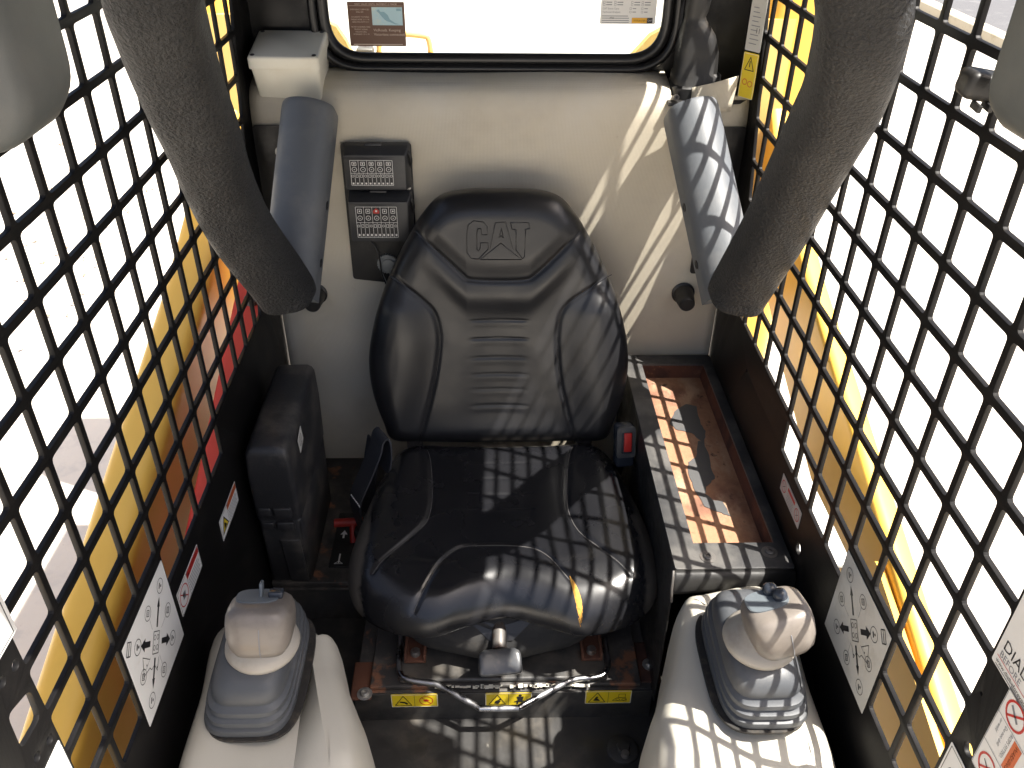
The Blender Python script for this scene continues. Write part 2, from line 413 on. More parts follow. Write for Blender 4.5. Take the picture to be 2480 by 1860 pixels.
# rear frame with the window opening, and the pillars that close the corners
wo = [(-.303, .957), (.288, .957), (.288, 1.31), (-.303, 1.31)]
fr = plate("window_wall", [[(-.45, .60), (.45, .60), (.45, 1.40), (-.45, 1.40)], round_poly(wo[::-1], .07, 8)], .012, (0, 1.592, 0), -XU * -1, ZU, "black_paint"); struct(fr)
fp = plate("sill_corner", [[(.285, 1.470), (.385, 1.478), (.43, 1.49), (.43, 1.58), (.285, 1.58)]], .003, (0, 0, .908), XU, YU, "black_paint"); struct(fp)
# beige corner flap beside the rubber boot
V, F = [], []
for i in range(9):
    t = i / 8; x = .325 + .07 * t
    for j in range(5):
        s = j / 4; V.append((x + .006 * s * t, 1.4795 - .004 * math.sin(math.pi * t) + .004 * s, .895 + (.038 + .020 * t) * s))
for i in range(8):
    for j in range(4): a = i * 5 + j; F.append((a, a + 5, a + 6, a + 1))
fc = py_obj("rear_wall_corner", V, F, "beige_panel", None, 60); struct(fc)
so = fc.modifiers.new("sheet", 'SOLIDIFY'); so.thickness = .003

# ================================================================== SIDE SCREENS
SY, SZ = .06875, .06508
def screen(side):
    s = side
    polys = [[(.36, .0), (1.60, .0), (1.60, 1.40), (.36, 1.40)]]
    hw, hh = .0301, .0281
    clip = ((1, -.27), 1.352 - .27 * .57)
    for k in range(0, 15):
        cy = .5245 + SY * k
        m0 = -2 if k < 2 else 0 if k < 4 else -1 if k < 8 else 0
        for m in range(m0, 12):
            cz = .5965 + SZ * m
            P = clip_poly([(cy - hw, cz - hh), (cy + hw, cz - hh), (cy + hw, cz + hh), (cy - hw, cz + hh)], *clip)
            if len(P) < 3 or max(p[0] for p in P) - min(p[0] for p in P) < .012: continue
            polys.append(round_poly(P, .0055, 3))
    if s < 0:
        polys.append(round_poly([(.449, .644), (.484, .640), (.487, .676), (.452, .688)], .008, 3))
        for (a, b, r) in ((.484, .713, .0055), (.463, .718, .0055), (.482, .609, .0055), (.460, .616, .0055)):
            polys.append([(a + r * math.cos(q * math.pi / 8), b + r * math.sin(q * math.pi / 8)) for q in range(16)])
    else:
        for (a, b, r) in ((.468, .592, .0075), (.897, .429, .0095), (1.25, .51, .003), (.484, .655, .002)):
            polys.append([(a + r * math.cos(q * math.pi / 8), b + r * math.sin(q * math.pi / 8)) for q in range(16)])
        polys.append(round_poly([(.905, .335), (.917, .335), (.917, .362), (.905, .362)], .002, 2))
    lab = "black steel side screen with square holes, left wall beside the manual case" if s < 0 else "black steel side screen with square holes, right wall beside the rusty tray"
    root = thing("side_screen", lab, "screen", (.433 * s, .95, 0), "side screens")
    plate("punched_plate", polys, .0024, (.4326 * s, 0, 0), YU, ZU, "screen_paint", root, bevel=.0004)
    return root
scrL, scrR = screen(-1), screen(1)
IN = .4295   # inner face of the screens
def wall_sticker(side, parent, y0, y1, z0, z1, m, pr, label, r=.002):
    if side < 0: return sticker("sticker", parent, (-IN, y0, z0), YU, ZU, y1 - y0, z1 - z0, m, pr, label, r)
    return sticker("sticker", parent, (IN, y1, z0), -YU, ZU, y1 - y0, z1 - z0, m, pr, label, r)
def joystick_print(rotdeg, mirror):
    p = Print(); B = "print_black"; G = "print_grey"
    for a in (0, 90, 180, 270):
        lw = .0040 if a in (0, 180) else .007
        l1 = .042 if a in (0, 180) else .034
        c, s = math.cos(R(a + 90)), math.sin(R(a + 90))
        p.line((c * .018, s * .018), (c * l1, s * l1), lw, B)
        hw = .0042 if a in (0, 180) else .008
        p.poly([(c * (l1 + .012), s * (l1 + .012)), (c * l1 - s * hw, s * l1 + c * hw), (c * l1 + s * hw, s * l1 - c * hw)], B)
        d = .067 if a in (0, 180) else .055
        p.ring(c * d, s * d, .0092, .0009, B); p.rect(c * d - .0032, s * d - .0035, .0026, .007, B); p.rect(c * d + .0012, s * d - .0015, .003, .003, B)
    for x, y in ((-.032, .036), (.032, .036), (-.032, -.036), (.032, -.036)):
        p.ring(x, y, .0088, .0008, B); p.frame(x - .0035, y - .0035, .007, .007, .0010, B); p.ring(x, y, .0018, .0006, B, 10)
        p.line((x * .45, y * .45), (x * .8, y * .8), .0006, G)
    p.frame(-.009, -.013, .018, .026, .0010, B)
    for x in (-.0045, .0045):
        for y in (-.006, .006): p.ring(x, y, .003, .0008, B, 10)
    sg = -1 if mirror else 1
    p.path([(-.016 * sg, -.018), (-.038 * sg, -.014), (-.030 * sg, -.036), (-.014 * sg, -.028), (-.008 * sg, -.031), (.0, -.026), (.010 * sg, -.034), (.012 * sg, -.018)], .0009, B)
    p.disc(-.024 * sg, -.024, .0012, B, 8); p.disc(.009 * sg, -.03, .0012, B, 8)
    # open book in the side corner
    bx = -.080 * sg
    p.frame(bx - .005, -.008, .005, .016, .0014, B); p.frame(bx, -.008, .005, .016, .0014, B)
    c, s = math.cos(R(rotdeg)), math.sin(R(rotdeg))
    p.xf(lambda a, b: (.069 + a * c - b * s, .069 + a * s + b * c))
    return p
def warn_print(w, h, kind=0):
    p = Print(); B = "print_black"
    p.frame(.0015, .0015, w - .003, h - .003, .0007, B)
    x0 = w * .42
    p.line((x0, .002), (x0, h - .002), .0006, B)
    p.rect(x0, h * .70, w - x0 - .0022, h * .24, "print_orange" if kind else "print_red")
    p.text("WARNING", x0 + (w - x0) * .26, h * .755, h * .19, B)
    p.poly([(x0 + .003, h * .74), (x0 + .009, h * .74), (x0 + .006, h * .9)], B)
    for i in range(5): p.line((x0 + .003, h * (.58 - i * .11)), (w - (.006 if i % 2 else .010), h * (.58 - i * .11)), h * .035, "print_grey")
    cx, cy, r = x0 / 2, h / 2, h * .36
    if kind == 0:
        p.ring(cx, cy, r, .0017, "print_red"); p.line((cx - r * .7, cy + r * .7), (cx + r * .7, cy - r * .7), .0015, "print_red")
        p.poly([(cx - .006, cy - .004), (cx + .004, cy - .006), (cx + .006, cy + .004), (cx - .002, cy + .006)], "print_grey")
        p.disc(cx - .002, cy + .002, .003, B, 10)
    else:
        p.poly([(cx - r * 1.15, cy - r * .8), (cx + r * 1.15, cy - r * .8), (cx, cy + r)], B)
        p.layer = 1; p.poly([(cx - r * .85, cy - r * .62), (cx + r * .85, cy - r * .62), (cx, cy + r * .68)], "sticker_yellow")
        p.layer = 2; p.poly([(cx - r * .4, cy - r * .5), (cx + r * .45, cy - r * .5), (cx + r * .1, cy), (cx - r * .2, cy + r * .2)], B)
    return p
wall_sticker(-1, scrL, .628, .766, .412, .551, "sticker_white", joystick_print(-45, False), "white square joystick pattern sticker with crossed arrows")
wall_sticker(1, scrR, .628, .767, .417, .556, "sticker_dirty", joystick_print(45, True), "off white square joystick pattern sticker with crossed arrows")
wall_sticker(-1, scrL, .777, .870, .433, .475, "sticker_white", warn_print(.093, .042, 0), "white warning sticker with red prohibition ring")
wall_sticker(-1, scrL, .960, 1.055, .391, .431, "sticker_white", warn_print(.095, .040, 1), "white warning sticker with yellow triangle")
p = Print(); w, h = .092, .031
p.frame(.001, .001, w - .002, h - .002, .0005, "print_grey")
for cx in (.014, w - .014):
    p.ring(cx, h / 2, .0095, .0014, "print_red"); p.line((cx - .006, h / 2 + .006), (cx + .006, h / 2 - .006), .0012, "print_red"); p.line((cx - .004, h / 2 - .004), (cx + .005, h / 2 + .004), .0008, "print_black")
p.rect(.030, .021, .034, .006, "print_red")
for i in range(4): p.line((.031, .017 - i * .004), (.060, .017 - i * .004), .0009, "print_grey")
wall_sticker(1, scrR, .912, 1.004, .452, .483, "sticker_dirty", p, "off white sticker with two red prohibition rings")
# stickers on the front pillars
p = Print(); p.frame(.003, .003, .094, .074, .0010, "print_black"); p.text("WARNING", .012, .056, .014, "print_black"); p.text("00360", .074, .006, .004, "print_grey")
wall_sticker(-1, scrL, .400, .502, .738, .818, "sticker_white", p, "white framed sticker high on the front pillar")
p = Print(); p.frame(.003, .003, .084, .050, .0008, "print_black"); p.text("NO", .062, .027, .014, "print_black", 'C', 180); p.text("passengers", .044, .020, .010, "print_black", 'C', 180); p.text("10720390", .066, .008, .0035, "print_grey")
wall_sticker(-1, scrL, .404, .4905, .538, .596, "sticker_white", p, "white framed sticker about passengers low on the front pillar")
p = Print(); p.ring(.066, .056, .030, .011, "print_red", 32); p.text("DIAL", .006, .0125, .0165, "print_black"); p.text("BEFORE", .006, .0028, .0098, "print_grey")
p.rect(.004, .0008, .09, .0007, "print_red"); p.text("YOU DIG", .050, .0028, .0098, "print_grey")
p.xf(lambda a, b: (a, b + .010)); p.text("www.dialbeforeyoudig.com.au", .005, .0045, .0062, "print_black"); p.line((.006, .0022), (.07, .0022), .0012, "print_grey")
wall_sticker(1, scrR, .390, .4905, .697, .800, "sticker_white", p, "white dial before you dig sticker with red ring")
p = Print(); w, h = .078, .112
p.frame(.001, .001, w - .002, h - .002, .0006, "print_grey"); p.line((.0, .078), (w, .078), .0006, "print_grey"); p.line((.0, .038), (w, .038), .0006, "print_grey")
p.ring(.019, .094, .013, .0024, "print_red"); p.line((.010, .085), (.028, .103), .0022, "print_red"); p.line((.011, .099), (.024, .090), .0028, "print_grey")
p.ring(.019, .018, .013, .0024, "print_red"); p.line((.010, .009), (.028, .027), .0022, "print_red"); p.line((.012, .022), (.026, .014), .0014, "print_black")
p.rect(.030, .040, .012, .036, "print_orange"); p.text("WARNING", .0335, .0745, .0066, "print_black", 'L', -90)
p.text("ROPS FITTED.", .0235, .0765, .0054, "print_grey", 'L', -90); p.text("Do not drill", .0150, .0755, .0054, "print_grey", 'L', -90); p.text("or weld", .0070, .0755, .0054, "print_grey", 'L', -90)
wall_sticker(1, scrR, .381, .4585, .590, .700, "sticker_white", p, "white warning sticker about drilling or welding with red rings")
p = Print(); p.frame(.003, .003, .070, .046, .0008, "print_black"); p.text("A", .010, .022, .010, "print_black")
wall_sticker(1, scrR, .412, .4885, .522, .574, "sticker_white", p, "white framed sticker low on the front pillar")
# decals on the rear right corner post
p = Print(); w, h = .030, .072
for i in range(9): p.line((.006, h - .006 - i * .0068), (.006 + random.uniform(.010, .018), h - .006 - i * .0068), .0013, "print_grey")
p.line((.018, .028), (.018, .036), .001, "print_black"); p.line((.023, .028), (.023, .036), .001, "print_black")
d1 = sticker("sticker", scrR, (.399, 1.462, 1.000), Vector((.60, -.8, 0)), ZU, w, h + .01, "sticker_dirty", p, "narrow white text sticker on the rear corner post")
p = Print(); w, h = .030, .072
p.path([(.006, .045), (.024, .045), (.015, .066)], .0014, "print_black", True); p.line((.015, .050), (.015, .060), .0018, "print_black")
p.ring(.010, .026, .0045, .0014, "print_orange", 14); p.ring(.021, .024, .0045, .0014, "print_orange", 14); p.frame(.001, .0005, .028, .07, .0006, "sticker_white")
sticker("sticker", scrR, (.399, 1.462, .925), Vector((.60, -.8, 0)), ZU, w, h, "sticker_yellow", p, "yellow warning triangle sticker on the rear corner post")

# ================================================================== REAR WINDOW
win = thing("rear_window", "rear window with black rubber seal above the beige panel", "window", (0, 1.58, .95))
gl = plate("glass_pane", [round_poly([(-.315, .945), (.300, .945), (.300, 1.32), (-.315, 1.32)], .07, 8)], .002, (0, 1.5775, 0), XU, ZU, "window_glass", win)
bm = bmesh.new(); P = round_poly(wo, .07, 10); P = [Vector((a, 1.570, b)) for a, b in P]; P.append(P[0])
sweep(bm, [p for i, p in enumerate(P) if i == 0 or (p - P[i - 1]).length > 1e-4], .0105, 12, False); bmesh.ops.recalc_face_normals(bm, faces=bm.faces)
bm_obj("seal", bm, "rubber_seal", win, 60)
bm = bmesh.new(); P = round_poly([(-.319, .943), (.304, .943), (.304, 1.325), (-.319, 1.325)], .08, 10); P = [Vector((a, 1.562, b)) for a, b in P]; P.append(P[0])
sweep(bm, [p for i, p in enumerate(P) if i == 0 or (p - P[i - 1]).length > 1e-4], .0075, 10, False); bmesh.ops.recalc_face_normals(bm, faces=bm.faces)
bm_obj("seal_lip", bm, "rubber_seal", win, 60)
p = Print(); w, h = .097, .072; W = "print_tan"
p.text("NOT VALID UNTIL PAYMENT IS MADE", w / 2, h - .0052, .0042, W, 'C'); p.line((.003, h - .0065), (w - .003, h - .0065), .0005, W)
for t, yy in (("EMERGENCY SERVICES", .0585), ("DIAL 000", .0545), ("ACCIDENT TOWING", .0465), ("MELBOURNE 13 11 76", .0425), ("GEELONG 5277 2111", .0385), ("ROAD HAZARDS AND", .0305), ("TRAFFIC SIGNAL", .0265), ("FAULTS CALL", .0225), ("VICROADS 13 11 70", .0185)):
    p.text(t, .0205, yy, .0032, W, 'C')
p.rect(.041, .0345, .052, .029, "sticker_blue")
p.layer = 1
p.poly([(.049, .058), (.053, .060), (.056, .056), (.062, .056), (.068, .051), (.071, .044), (.080, .038), (.088, .036), (.080, .036), (.070, .040), (.066, .041), (.063, .043), (.058, .048), (.054, .053)], "print_bluegrey"); p.rect(.083, .0575, .008, .004, "print_bluegrey")
p.text("VicRoads. Keeping", .042, .0245, .0062, W); p.text("Victorians connected", .042, .0175, .0062, W)
p.line((.006, .003), (w - .006, .003), .0014, "print_tan")
sticker("sticker", win, (-.2615, 1.5754, .9765), XU, ZU, w, h, "sticker_brown", p, "brown roads sticker with light blue picture on the glass")
p = Print(); w, h = .096, .075; G = "print_grey"
for i, yy in enumerate((.0335, .0295)):
    for x in (.004, .023, .052, .070):
        p.frame(x, yy, .003, .003, .0004, G); p.line((x + .005, yy + .0015), (x + .015, yy + .0015), .0013, G)
p.text("CAT Extra Care:", .003, .0235, .0042, G); p.text("Technical Analysis:", .003, .0180, .0042, G)
for yy in (.0235, .0180):
    for x in (.050, .070): p.frame(x, yy, .003, .003, .0004, G); p.line((x + .005, yy + .0015), (x + .011, yy + .0015), .0012, G)
for yy in (.0130, .0095, .0058, .0025): p.line((.003, yy), (.050 if yy < .012 else .048, yy), .0011, G)
p.text("4750", .016, .0085, .004, "print_black")
p.rect(.055, .0015, .036, .0088, "print_amber"); p.text("William Adams", .058, .0045, .0040, "print_black"); p.layer = 1; p.rect(.0815, .0015, .0095, .0088, "print_black"); p.layer = 2; p.text("CAT", .0825, .0045, .0038, "white_print")
for yy in (.045, .051, .057, .063): p.line((.004, yy), (.085, yy), .0012, G)
sticker("sticker", win, (.1715, 1.5754, 1.0155), XU, ZU, w, h, "sticker_white", p, "white service reminder sticker with amber logo strip on the glass")

# ================================================================== SEAT
seat = thing("operator_seat", "black vinyl operator seat with embossed backrest and torn cushion", "seat", (0, 1.15, .11))
# --- cushion surface
CC = Vector((.001, 1.115))
half = [(0, 1.330), (.09, 1.331), (.155, 1.328), (.196, 1.306), (.217, 1.262), (.238, 1.175), (.255, 1.075), (.259, 1.008), (.242, .949), (.192, .911), (.124, .897), (.062, .914), (0, .928)]
def closed_outline(half, cx):
    L = [(cx + a, b) for a, b in half] + [(cx - a, b) for a, b in half[-2:0:-1]]
    P = [Vector((a, b, 0)) for a, b in L]; n = len(P); out = []
    for i in range(n):
        a, b, c, d = P[i - 1], P[i], P[(i + 1) % n], P[(i + 2) % n]
        for k in range(14):
            t = k / 14; out.append(.5 * ((2 * b) + (c - a) * t + (2 * a - 5 * b + 4 * c - d) * t * t + (3 * b - a - 3 * c + d) * t ** 3))
    return out
def polar_table(out, c, n):
    pts = sorted((math.atan2(p.y - c[1], p.x - c[0]), math.hypot(p.x - c[0], p.y - c[1])) for p in out)
    T = [(a - 2 * math.pi, r) for a, r in pts[-6:]] + pts + [(a + 2 * math.pi, r) for a, r in pts[:6]]
    return [(-math.pi + 2 * math.pi * k / n, interp(T, -math.pi + 2 * math.pi * k / n)) for k in range(n)]
def seg_dist(px, py, P):
    best = 9
    for (ax, ay), (bx, by) in zip(P, P[1:]):
        dx, dy = bx - ax, by - ay; t = max(0, min(1, ((px - ax) * dx + (py - ay) * dy) / (dx * dx + dy * dy + 1e-12)))
        q = (px - ax - t * dx) ** 2 + (py - ay - t * dy) ** 2
        if q < best: best = q
    return math.sqrt(best)
def smooth2(P, n=5): return [(p.x, p.y) for p in catmull([Vector((a, b, 0)) for a, b in P], n)]
cL = smooth2([(-.146, 1.30), (-.133, 1.2534), (-.1252, 1.1636), (-.1268, 1.1136), (-.1345, 1.0819), (-.1612, 1.0403), (-.1918, 1.0006), (-.2105, .9712)], 3)
cR = smooth2([(.139, 1.30), (.1274, 1.2601), (.1178, 1.1869), (.1153, 1.1188), (.1285, 1.063), (.1566, 1.0213), (.1843, .9884), (.203, .9638)], 3)
cA = smooth2([(-.142, .916), (-.1285, .9398), (-.1008, .9923), (-.0758, 1.0243), (-.0496, 1.0332), (.0035, 1.0344), (.0457, 1.0264), (.0685, 1.0079), (.0898, .9757), (.1049, .9549)], 3)
cH = [[(-.06, y), (.055, y)] for y in (1.245, 1.205, 1.165, 1.125)]
def cush_top(x, y):
    z = .309
    r = math.hypot((x - CC.x) / .20, (y - 1.12) / .17)
    z -= .010 * (1 - sstep(0, 1.0, r))
    z += .010 * sstep(.10, .19, abs(x + .004)) * sstep(.97, 1.10, y)
    z -= .020 * sstep(1.00, .88, y)
    z += .006 * math.exp(-((y - .985) / .05) ** 2)
    z -= .006 * sstep(1.26, 1.34, y)
    for Pl, d in ((cL, .0032), (cR, .0032), (cA, .0030)):
        q = seg_dist(x, y, Pl); z -= d * math.exp(-(q / .0038) ** 2)
    for Pl in cH:
        q = seg_dist(x, y, Pl); z -= .0012 * math.exp(-(q / .003) ** 2)
    # small wrinkles near the side seams
    z += .0004 * math.sin(y * 120 + x * 40) * sstep(.19, .23, abs(x)) * sstep(1.05, 1.15, y)
    return z
NT = 540
ctab = polar_table(closed_outline(half, .001), CC, NT)
def cush_pt(a, r, t):
    """t in [0,1] top disc, (1,2] rolled edge, (2,3] lower side"""
    ed = .050 + .010 * max(0, -math.sin(a)); ca, sa = math.cos(a), math.sin(a)
    if t <= 1:
        q = (r - ed) * t; x, y = CC.x + q * ca, CC.y + q * sa; return Vector((x, y, cush_top(x, y)))
    if t <= 2:
        f = (t - 1) * math.pi / 2; q = (r - ed) + ed * math.sin(f); x, y = CC.x + q * ca, CC.y + q * sa
        return Vector((x, y, cush_top(x, y) - .050 * (1 - math.cos(f))))
    f = t - 2; q = r - .016 * f * f; x, y = CC.x + q * ca, CC.y + q * sa
    x1, y1 = CC.x + r * ca, CC.y + r * sa; z1 = cush_top(x1, y1) - .050
    zr = .234 + .014 * math.exp(-((x + .004) / .05) ** 2) * (1 if sa < 0 else 0)
    return Vector((x, y, z1 + (zr - z1) * f))
ts = [i / 70 for i in range(1, 71)] + [1 + i / 22 for i in range(1, 23)] + [2 + i / 6 for i in range(1, 7)]
V = [Vector((CC.x, CC.y, cush_top(CC.x, CC.y)))]; F = []
for t in ts:
    for a, r in ctab: V.append(cush_pt(a, r, t))
for k in range(NT): F.append((0, 1 + k, 1 + (k + 1) % NT))
for j in range(len(ts) - 1):
    for k in range(NT):
        F.append((1 + j * NT + k, 1 + (j + 1) * NT + k, 1 + (j + 1) * NT + (k + 1) % NT, 1 + j * NT + (k + 1) % NT))
F.append(tuple(1 + (len(ts) - 1) * NT + k for k in range(NT)))
cushion = py_obj("cushion", V, F, "seat_vinyl", seat, 180)
# dusty film where the vinyl is not rubbed clean: mixed into the vinyl by position on the cushion
def dusty_vinyl():
    m = MATS["seat_vinyl"].copy(); m.name = "cushion_vinyl"; nt = m.node_tree; p = nt.nodes["Principled BSDF"]
    co = nt.nodes.new("ShaderNodeTexCoord").outputs["Object"]
    sx = nt.nodes.new("ShaderNodeSeparateXYZ"); lnk(nt, co, sx.inputs[0])
    a = ramp(nt, 1.27, 1.33); lnk(nt, sx.outputs[1], a.inputs[0])
    ab = nt.nodes.new("ShaderNodeMath"); ab.operation = 'ABSOLUTE'; lnk(nt, sx.outputs[0], ab.inputs[0])
    b = ramp(nt, .205, .245); lnk(nt, ab.outputs[0], b.inputs[0])
    mx = nt.nodes.new("ShaderNodeMath"); mx.operation = 'MAXIMUM'; lnk(nt, a.outputs[0], mx.inputs[0]); lnk(nt, b.outputs[0], mx.inputs[1])
    n = noise(nt, co, 28, 5, .65); ad = nt.nodes.new("ShaderNodeMath"); ad.operation = 'ADD'; lnk(nt, mx.outputs[0], ad.inputs[0]); lnk(nt, n, ad.inputs[1])
    f = ramp(nt, .92, 1.25); lnk(nt, ad.outputs[0], f.inputs[0]); f.inputs[4].default_value = .75
    old = p.inputs["Base Color"].links[0].from_socket
    mix = nt.nodes.new("ShaderNodeMix"); mix.data_type = 'RGBA'; lnk(nt, f.outputs[0], mix.inputs[0]); lnk(nt, old, mix.inputs[6]); mix.inputs[7].default_value = (.10, .088, .072, 1)
    lnk(nt, mix.outputs[2], p.inputs["Base Color"])
    rr = p.inputs["Roughness"].links[0].from_socket
    m2 = nt.nodes.new("ShaderNodeMix"); m2.data_type = 'FLOAT'; lnk(nt, f.outputs[0], m2.inputs[0]); lnk(nt, rr, m2.inputs[2]); m2.inputs[3].default_value = .8
    lnk(nt, m2.outputs[0], p.inputs["Roughness"]); MATS["cushion_vinyl"] = m; return m
cushion.data.materials[0] = dusty_vinyl()
def cush_surf(x, y):
    """height of the cushion skin above (x, y), rolled edge included"""
    a = math.atan2(y - CC.y, x - CC.x); k = (a + math.pi) / (2 * math.pi) * NT; i = int(k) % NT
    r = ctab[i][1]; q = math.hypot(x - CC.x, y - CC.y); ed = .050 + .010 * max(0, -math.sin(a))
    if q <= r - ed: return cush_top(x, y)
    f = math.asin(max(-1, min(1, (q - (r - ed)) / ed))); return cush_top(x, y) - .050 * (1 - math.cos(f))
for Pl in (cL, cR, cA):
    tube("seam", [(x, y, cush_surf(x, y) + .0001) for x, y in Pl], .0006, "seat_seam", cushion, 6)
# torn seam with the orange foam showing
tl = smooth2([(.1049, .9600), (.1105, .9440), (.1165, .9240), (.1190, .9080), (.1195, .9000)], 10)
V, F = [], []; NW = 7
for i, (x, y) in enumerate(tl):
    t = i / (len(tl) - 1); w = .0048 * math.sin(math.pi * min(1, t * .96 + .02)) ** .9 + .0002
    for q in range(NW):
        u = 2 * q / (NW - 1) - 1; V.append((x + w * u, y + .0003 * math.sin(i * 2.3 + q), cush_surf(x + w * u, y) + .0022 - .0018 * u * u))
for i in range(len(tl) - 1):
    for j in range(NW - 1): a = i * NW + j; F.append((a, a + 1, a + NW + 1, a + NW))
tr = py_obj("torn_foam", V, F, "seat_foam", cushion, 60, "orange foam showing through a torn front seam")
# piping round the lower rim
rim = [cush_pt(a, r, 3.0) for a, r in ctab]
tube("piping", [v + Vector((0, 0, -.002)) for v in rim[::6]] + [rim[0] + Vector((0, 0, -.002))], .0045, "seat_vinyl", cushion, 8)
# --- skirt under the cushion
def skirt_ring(z, hx, y0, y1, fb):
    out = []; cy = (y0 + y1) / 2; hy = (y1 - y0) / 2
    for (x, y, _) in superell(-.006, cy, hx, hy, z, 4.5, 72):
        if y < cy: y -= fb * math.exp(-((x + .006) / .055) ** 2) * ((cy - y) / hy)
        out.append((x, y, z))
    return out
loft("skirt", [skirt_ring(.248, .190, .962, 1.28, -.014), skirt_ring(.228, .188, .950, 1.28, -.006), skirt_ring(.204, .183, .938, 1.28, .004), skirt_ring(.178, .176, .934, 1.28, .018), skirt_ring(.154, .169, .940, 1.27, .026), skirt_ring(.130, .160, .955, 1.26, .022), skirt_ring(.120, .155, .970, 1.25, .02)], "cloth_skirt", seat)
def skf(x, z):   # front of the skirt at height z
    t = [(.120, .970, .02), (.130, .955, .022), (.154, .940, .026), (.178, .934, .018), (.204, .938, .004), (.228, .950, -.006), (.248, .962, -.014)]
    y0 = interp([(a, b) for a, b, c in t], z); fb = interp([(a, c) for a, b, c in t], z)
    return y0 - fb * math.exp(-((x + .006) / .055) ** 2) - .0012
so_ = [(-.052, .216), (-.044, .222), (-.014, .215), (.004, .215), (.034, .222), (.042, .216), (.026, .204), (.014, .194), (-.024, .194), (-.036, .204)]
py_obj("skirt_opening", [(a, skf(a, b), b) for a, b in so_], [(0, 1, 2, 9), (2, 3, 6, 9), (3, 4, 5, 6), (9, 6, 7, 8)], "print_black", seat)
# weight adjuster knob
mk = Matrix.Translation((-.008, .893, .183)) @ rot(36, 0, 5)
rings = []
for d, k in ((-.020, .86), (-.0185, .95), (-.015, 1.0), (-.002, 1.0), (.010, .97), (.016, .90), (.020, .70), (.021, .40)):
    ring = []
    for q in range(40):
        a = 2 * math.pi * q / 40; c, s_ = math.cos(a), math.sin(a)
        x = .033 * math.copysign(abs(c) ** .5, c); zz = .025 * math.copysign(abs(s_) ** .5, s_)
        x *= 1 + .16 * (zz / .025)
        if zz > 0: zz += .007 * (x / .033) ** 2 - .004
        ring.append(mk @ Vector((x * k, d, zz * k)))
    rings.append(ring)
loft("adjuster_knob", rings, "chrome_plastic", seat, 40)
tube("knob_stem", [(-.008, .955, .208), (-.008, .930, .204), (-.008, .908, .196)], .0120, "dull_metal", seat, 16)
pk = Print(); pk.line((-.018, .002), (-.006, .002), .0013, "white_print"); pk.line((-.012, .006), (-.012, -.002), .0013, "white_print"); pk.line((.005, .000), (.015, .000), .0013, "white_print"); pk.line((.010, .004), (.010, -.004), .0013, "white_print")
pk.build("print", seat, mk @ Vector((0, -.0202, -.004)), mk.to_3x3() @ XU, mk.to_3x3() @ ZU, .0004)
# --- backrest
TB = R(10); BP = Vector((0, 1.30, .33)); BS = Vector((0, math.sin(TB), math.cos(TB))); BN = Vector((0, -math.cos(TB), math.sin(TB)))
BC = (-.004, .205)
bh = [(0, .463), (.062, .461), (.103, .450), (.130, .424), (.155, .386), (.186, .330), (.214, .266), (.234, .198), (.242, .140), (.238, .082), (.222, .022), (.200, -.022), (.10, -.032), (0, -.033)]
hd_ = smooth2([(-.1491, .397), (-.1307, .3775), (-.0985, .3464), (-.0685, .3176), (-.0547, .3088), (-.0042, .3059), (.0436, .3081), (.0603, .3174), (.0904, .3463), (.1173, .3747), (.1387, .3943)], 3)
hd_full = [(-.175, .430)] + hd_ + [(.165, .428)]
sL = smooth2([(-.205, .320), (-.1928, .3134), (-.1672, .2944), (-.1373, .2677), (-.1209, .2468), (-.1133, .2164), (-.1128, .1824), (-.1218, .1224), (-.1353, .067), (-.1525, .0033), (-.158, -.02)], 3)
sR = smooth2([(.205, .322), (.1884, .3144), (.1597, .2939), (.1266, .2702), (.1074, .2462), (.1025, .2158), (.1021, .1817), (.1082, .1213), (.1204, .0656), (.1368, .0014), (.143, -.02)], 3)
tabL = sorted((s, -x) for x, s in sL); tabR = sorted((s, x) for x, s in sR)
hors = [(.2298, 1), (.1945, 1), (.1569, 1), (.1234, .8), (.0926, .6), (.059, .8)]
tabH = sorted((x, s) for x, s in hd_full)
def back_h(x, s):
    h = 0.0
    if s < .31:
        xb = interp(tabR, s) if x > 0 else interp(tabL, s)
        d = abs(x) - xb; h += .015 * sstep(-.004, .075, d) * sstep(.315, .25, s)
    h += -.012 * math.exp(-((x + .004) / .085) ** 2) * sstep(.34, .22, s) * sstep(-.05, .05, s)
    sh = interp(tabH, x)
    h += .006 * sstep(-.002, .045, s - sh)
    h += .006 * math.exp(-((s - sh + .032) / .026) ** 2) * sstep(.17, .06, abs(x))
    h -= .006 * sstep(.02, -.05, s)
    q = seg_dist(x, s, hd_full); h -= .0030 * math.exp(-(q / .0040) ** 2)
    for Pl in (sL, sR):
        q = seg_dist(x, s, Pl); h -= .0028 * math.exp(-(q / .0040) ** 2)
    for sh_, k in hors:
        if abs(s - sh_) < .016:
            e = sstep(.060, .038, abs(x + .004)); d = s - sh_
            h += k * e * (-.0012 * math.exp(-(d / .0024) ** 2) + .0006 * math.exp(-((d + .007) / .006) ** 2))
    return h
btab = polar_table(closed_outline(bh, -.004), BC, NT)
def back_pt(a, r, t):
    ed = .046; ca, sa = math.cos(a), math.sin(a)
    if t <= 1: q = (r - ed) * t; n = 0
    elif t <= 2: f = (t - 1) * math.pi / 2; q = r - ed + ed * math.sin(f); n = -.042 * (1 - math.cos(f))
    else: f = t - 2; q = r - .03 * f * f; n = -.042 - .040 * f
    x, s = BC[0] + q * ca, BC[1] + q * sa
    k = 1 if t <= 2 else 1 - (t - 2) * .6
    return BP + XU * x + BS * s + BN * (back_h(x, s) * k + n)
V = [BP + XU * BC[0] + BS * BC[1] + BN * back_h(*BC)]; F = []
ts = [i / 84 for i in range(1, 85)] + [1 + i / 18 for i in range(1, 19)] + [2 + i / 5 for i in range(1, 6)]
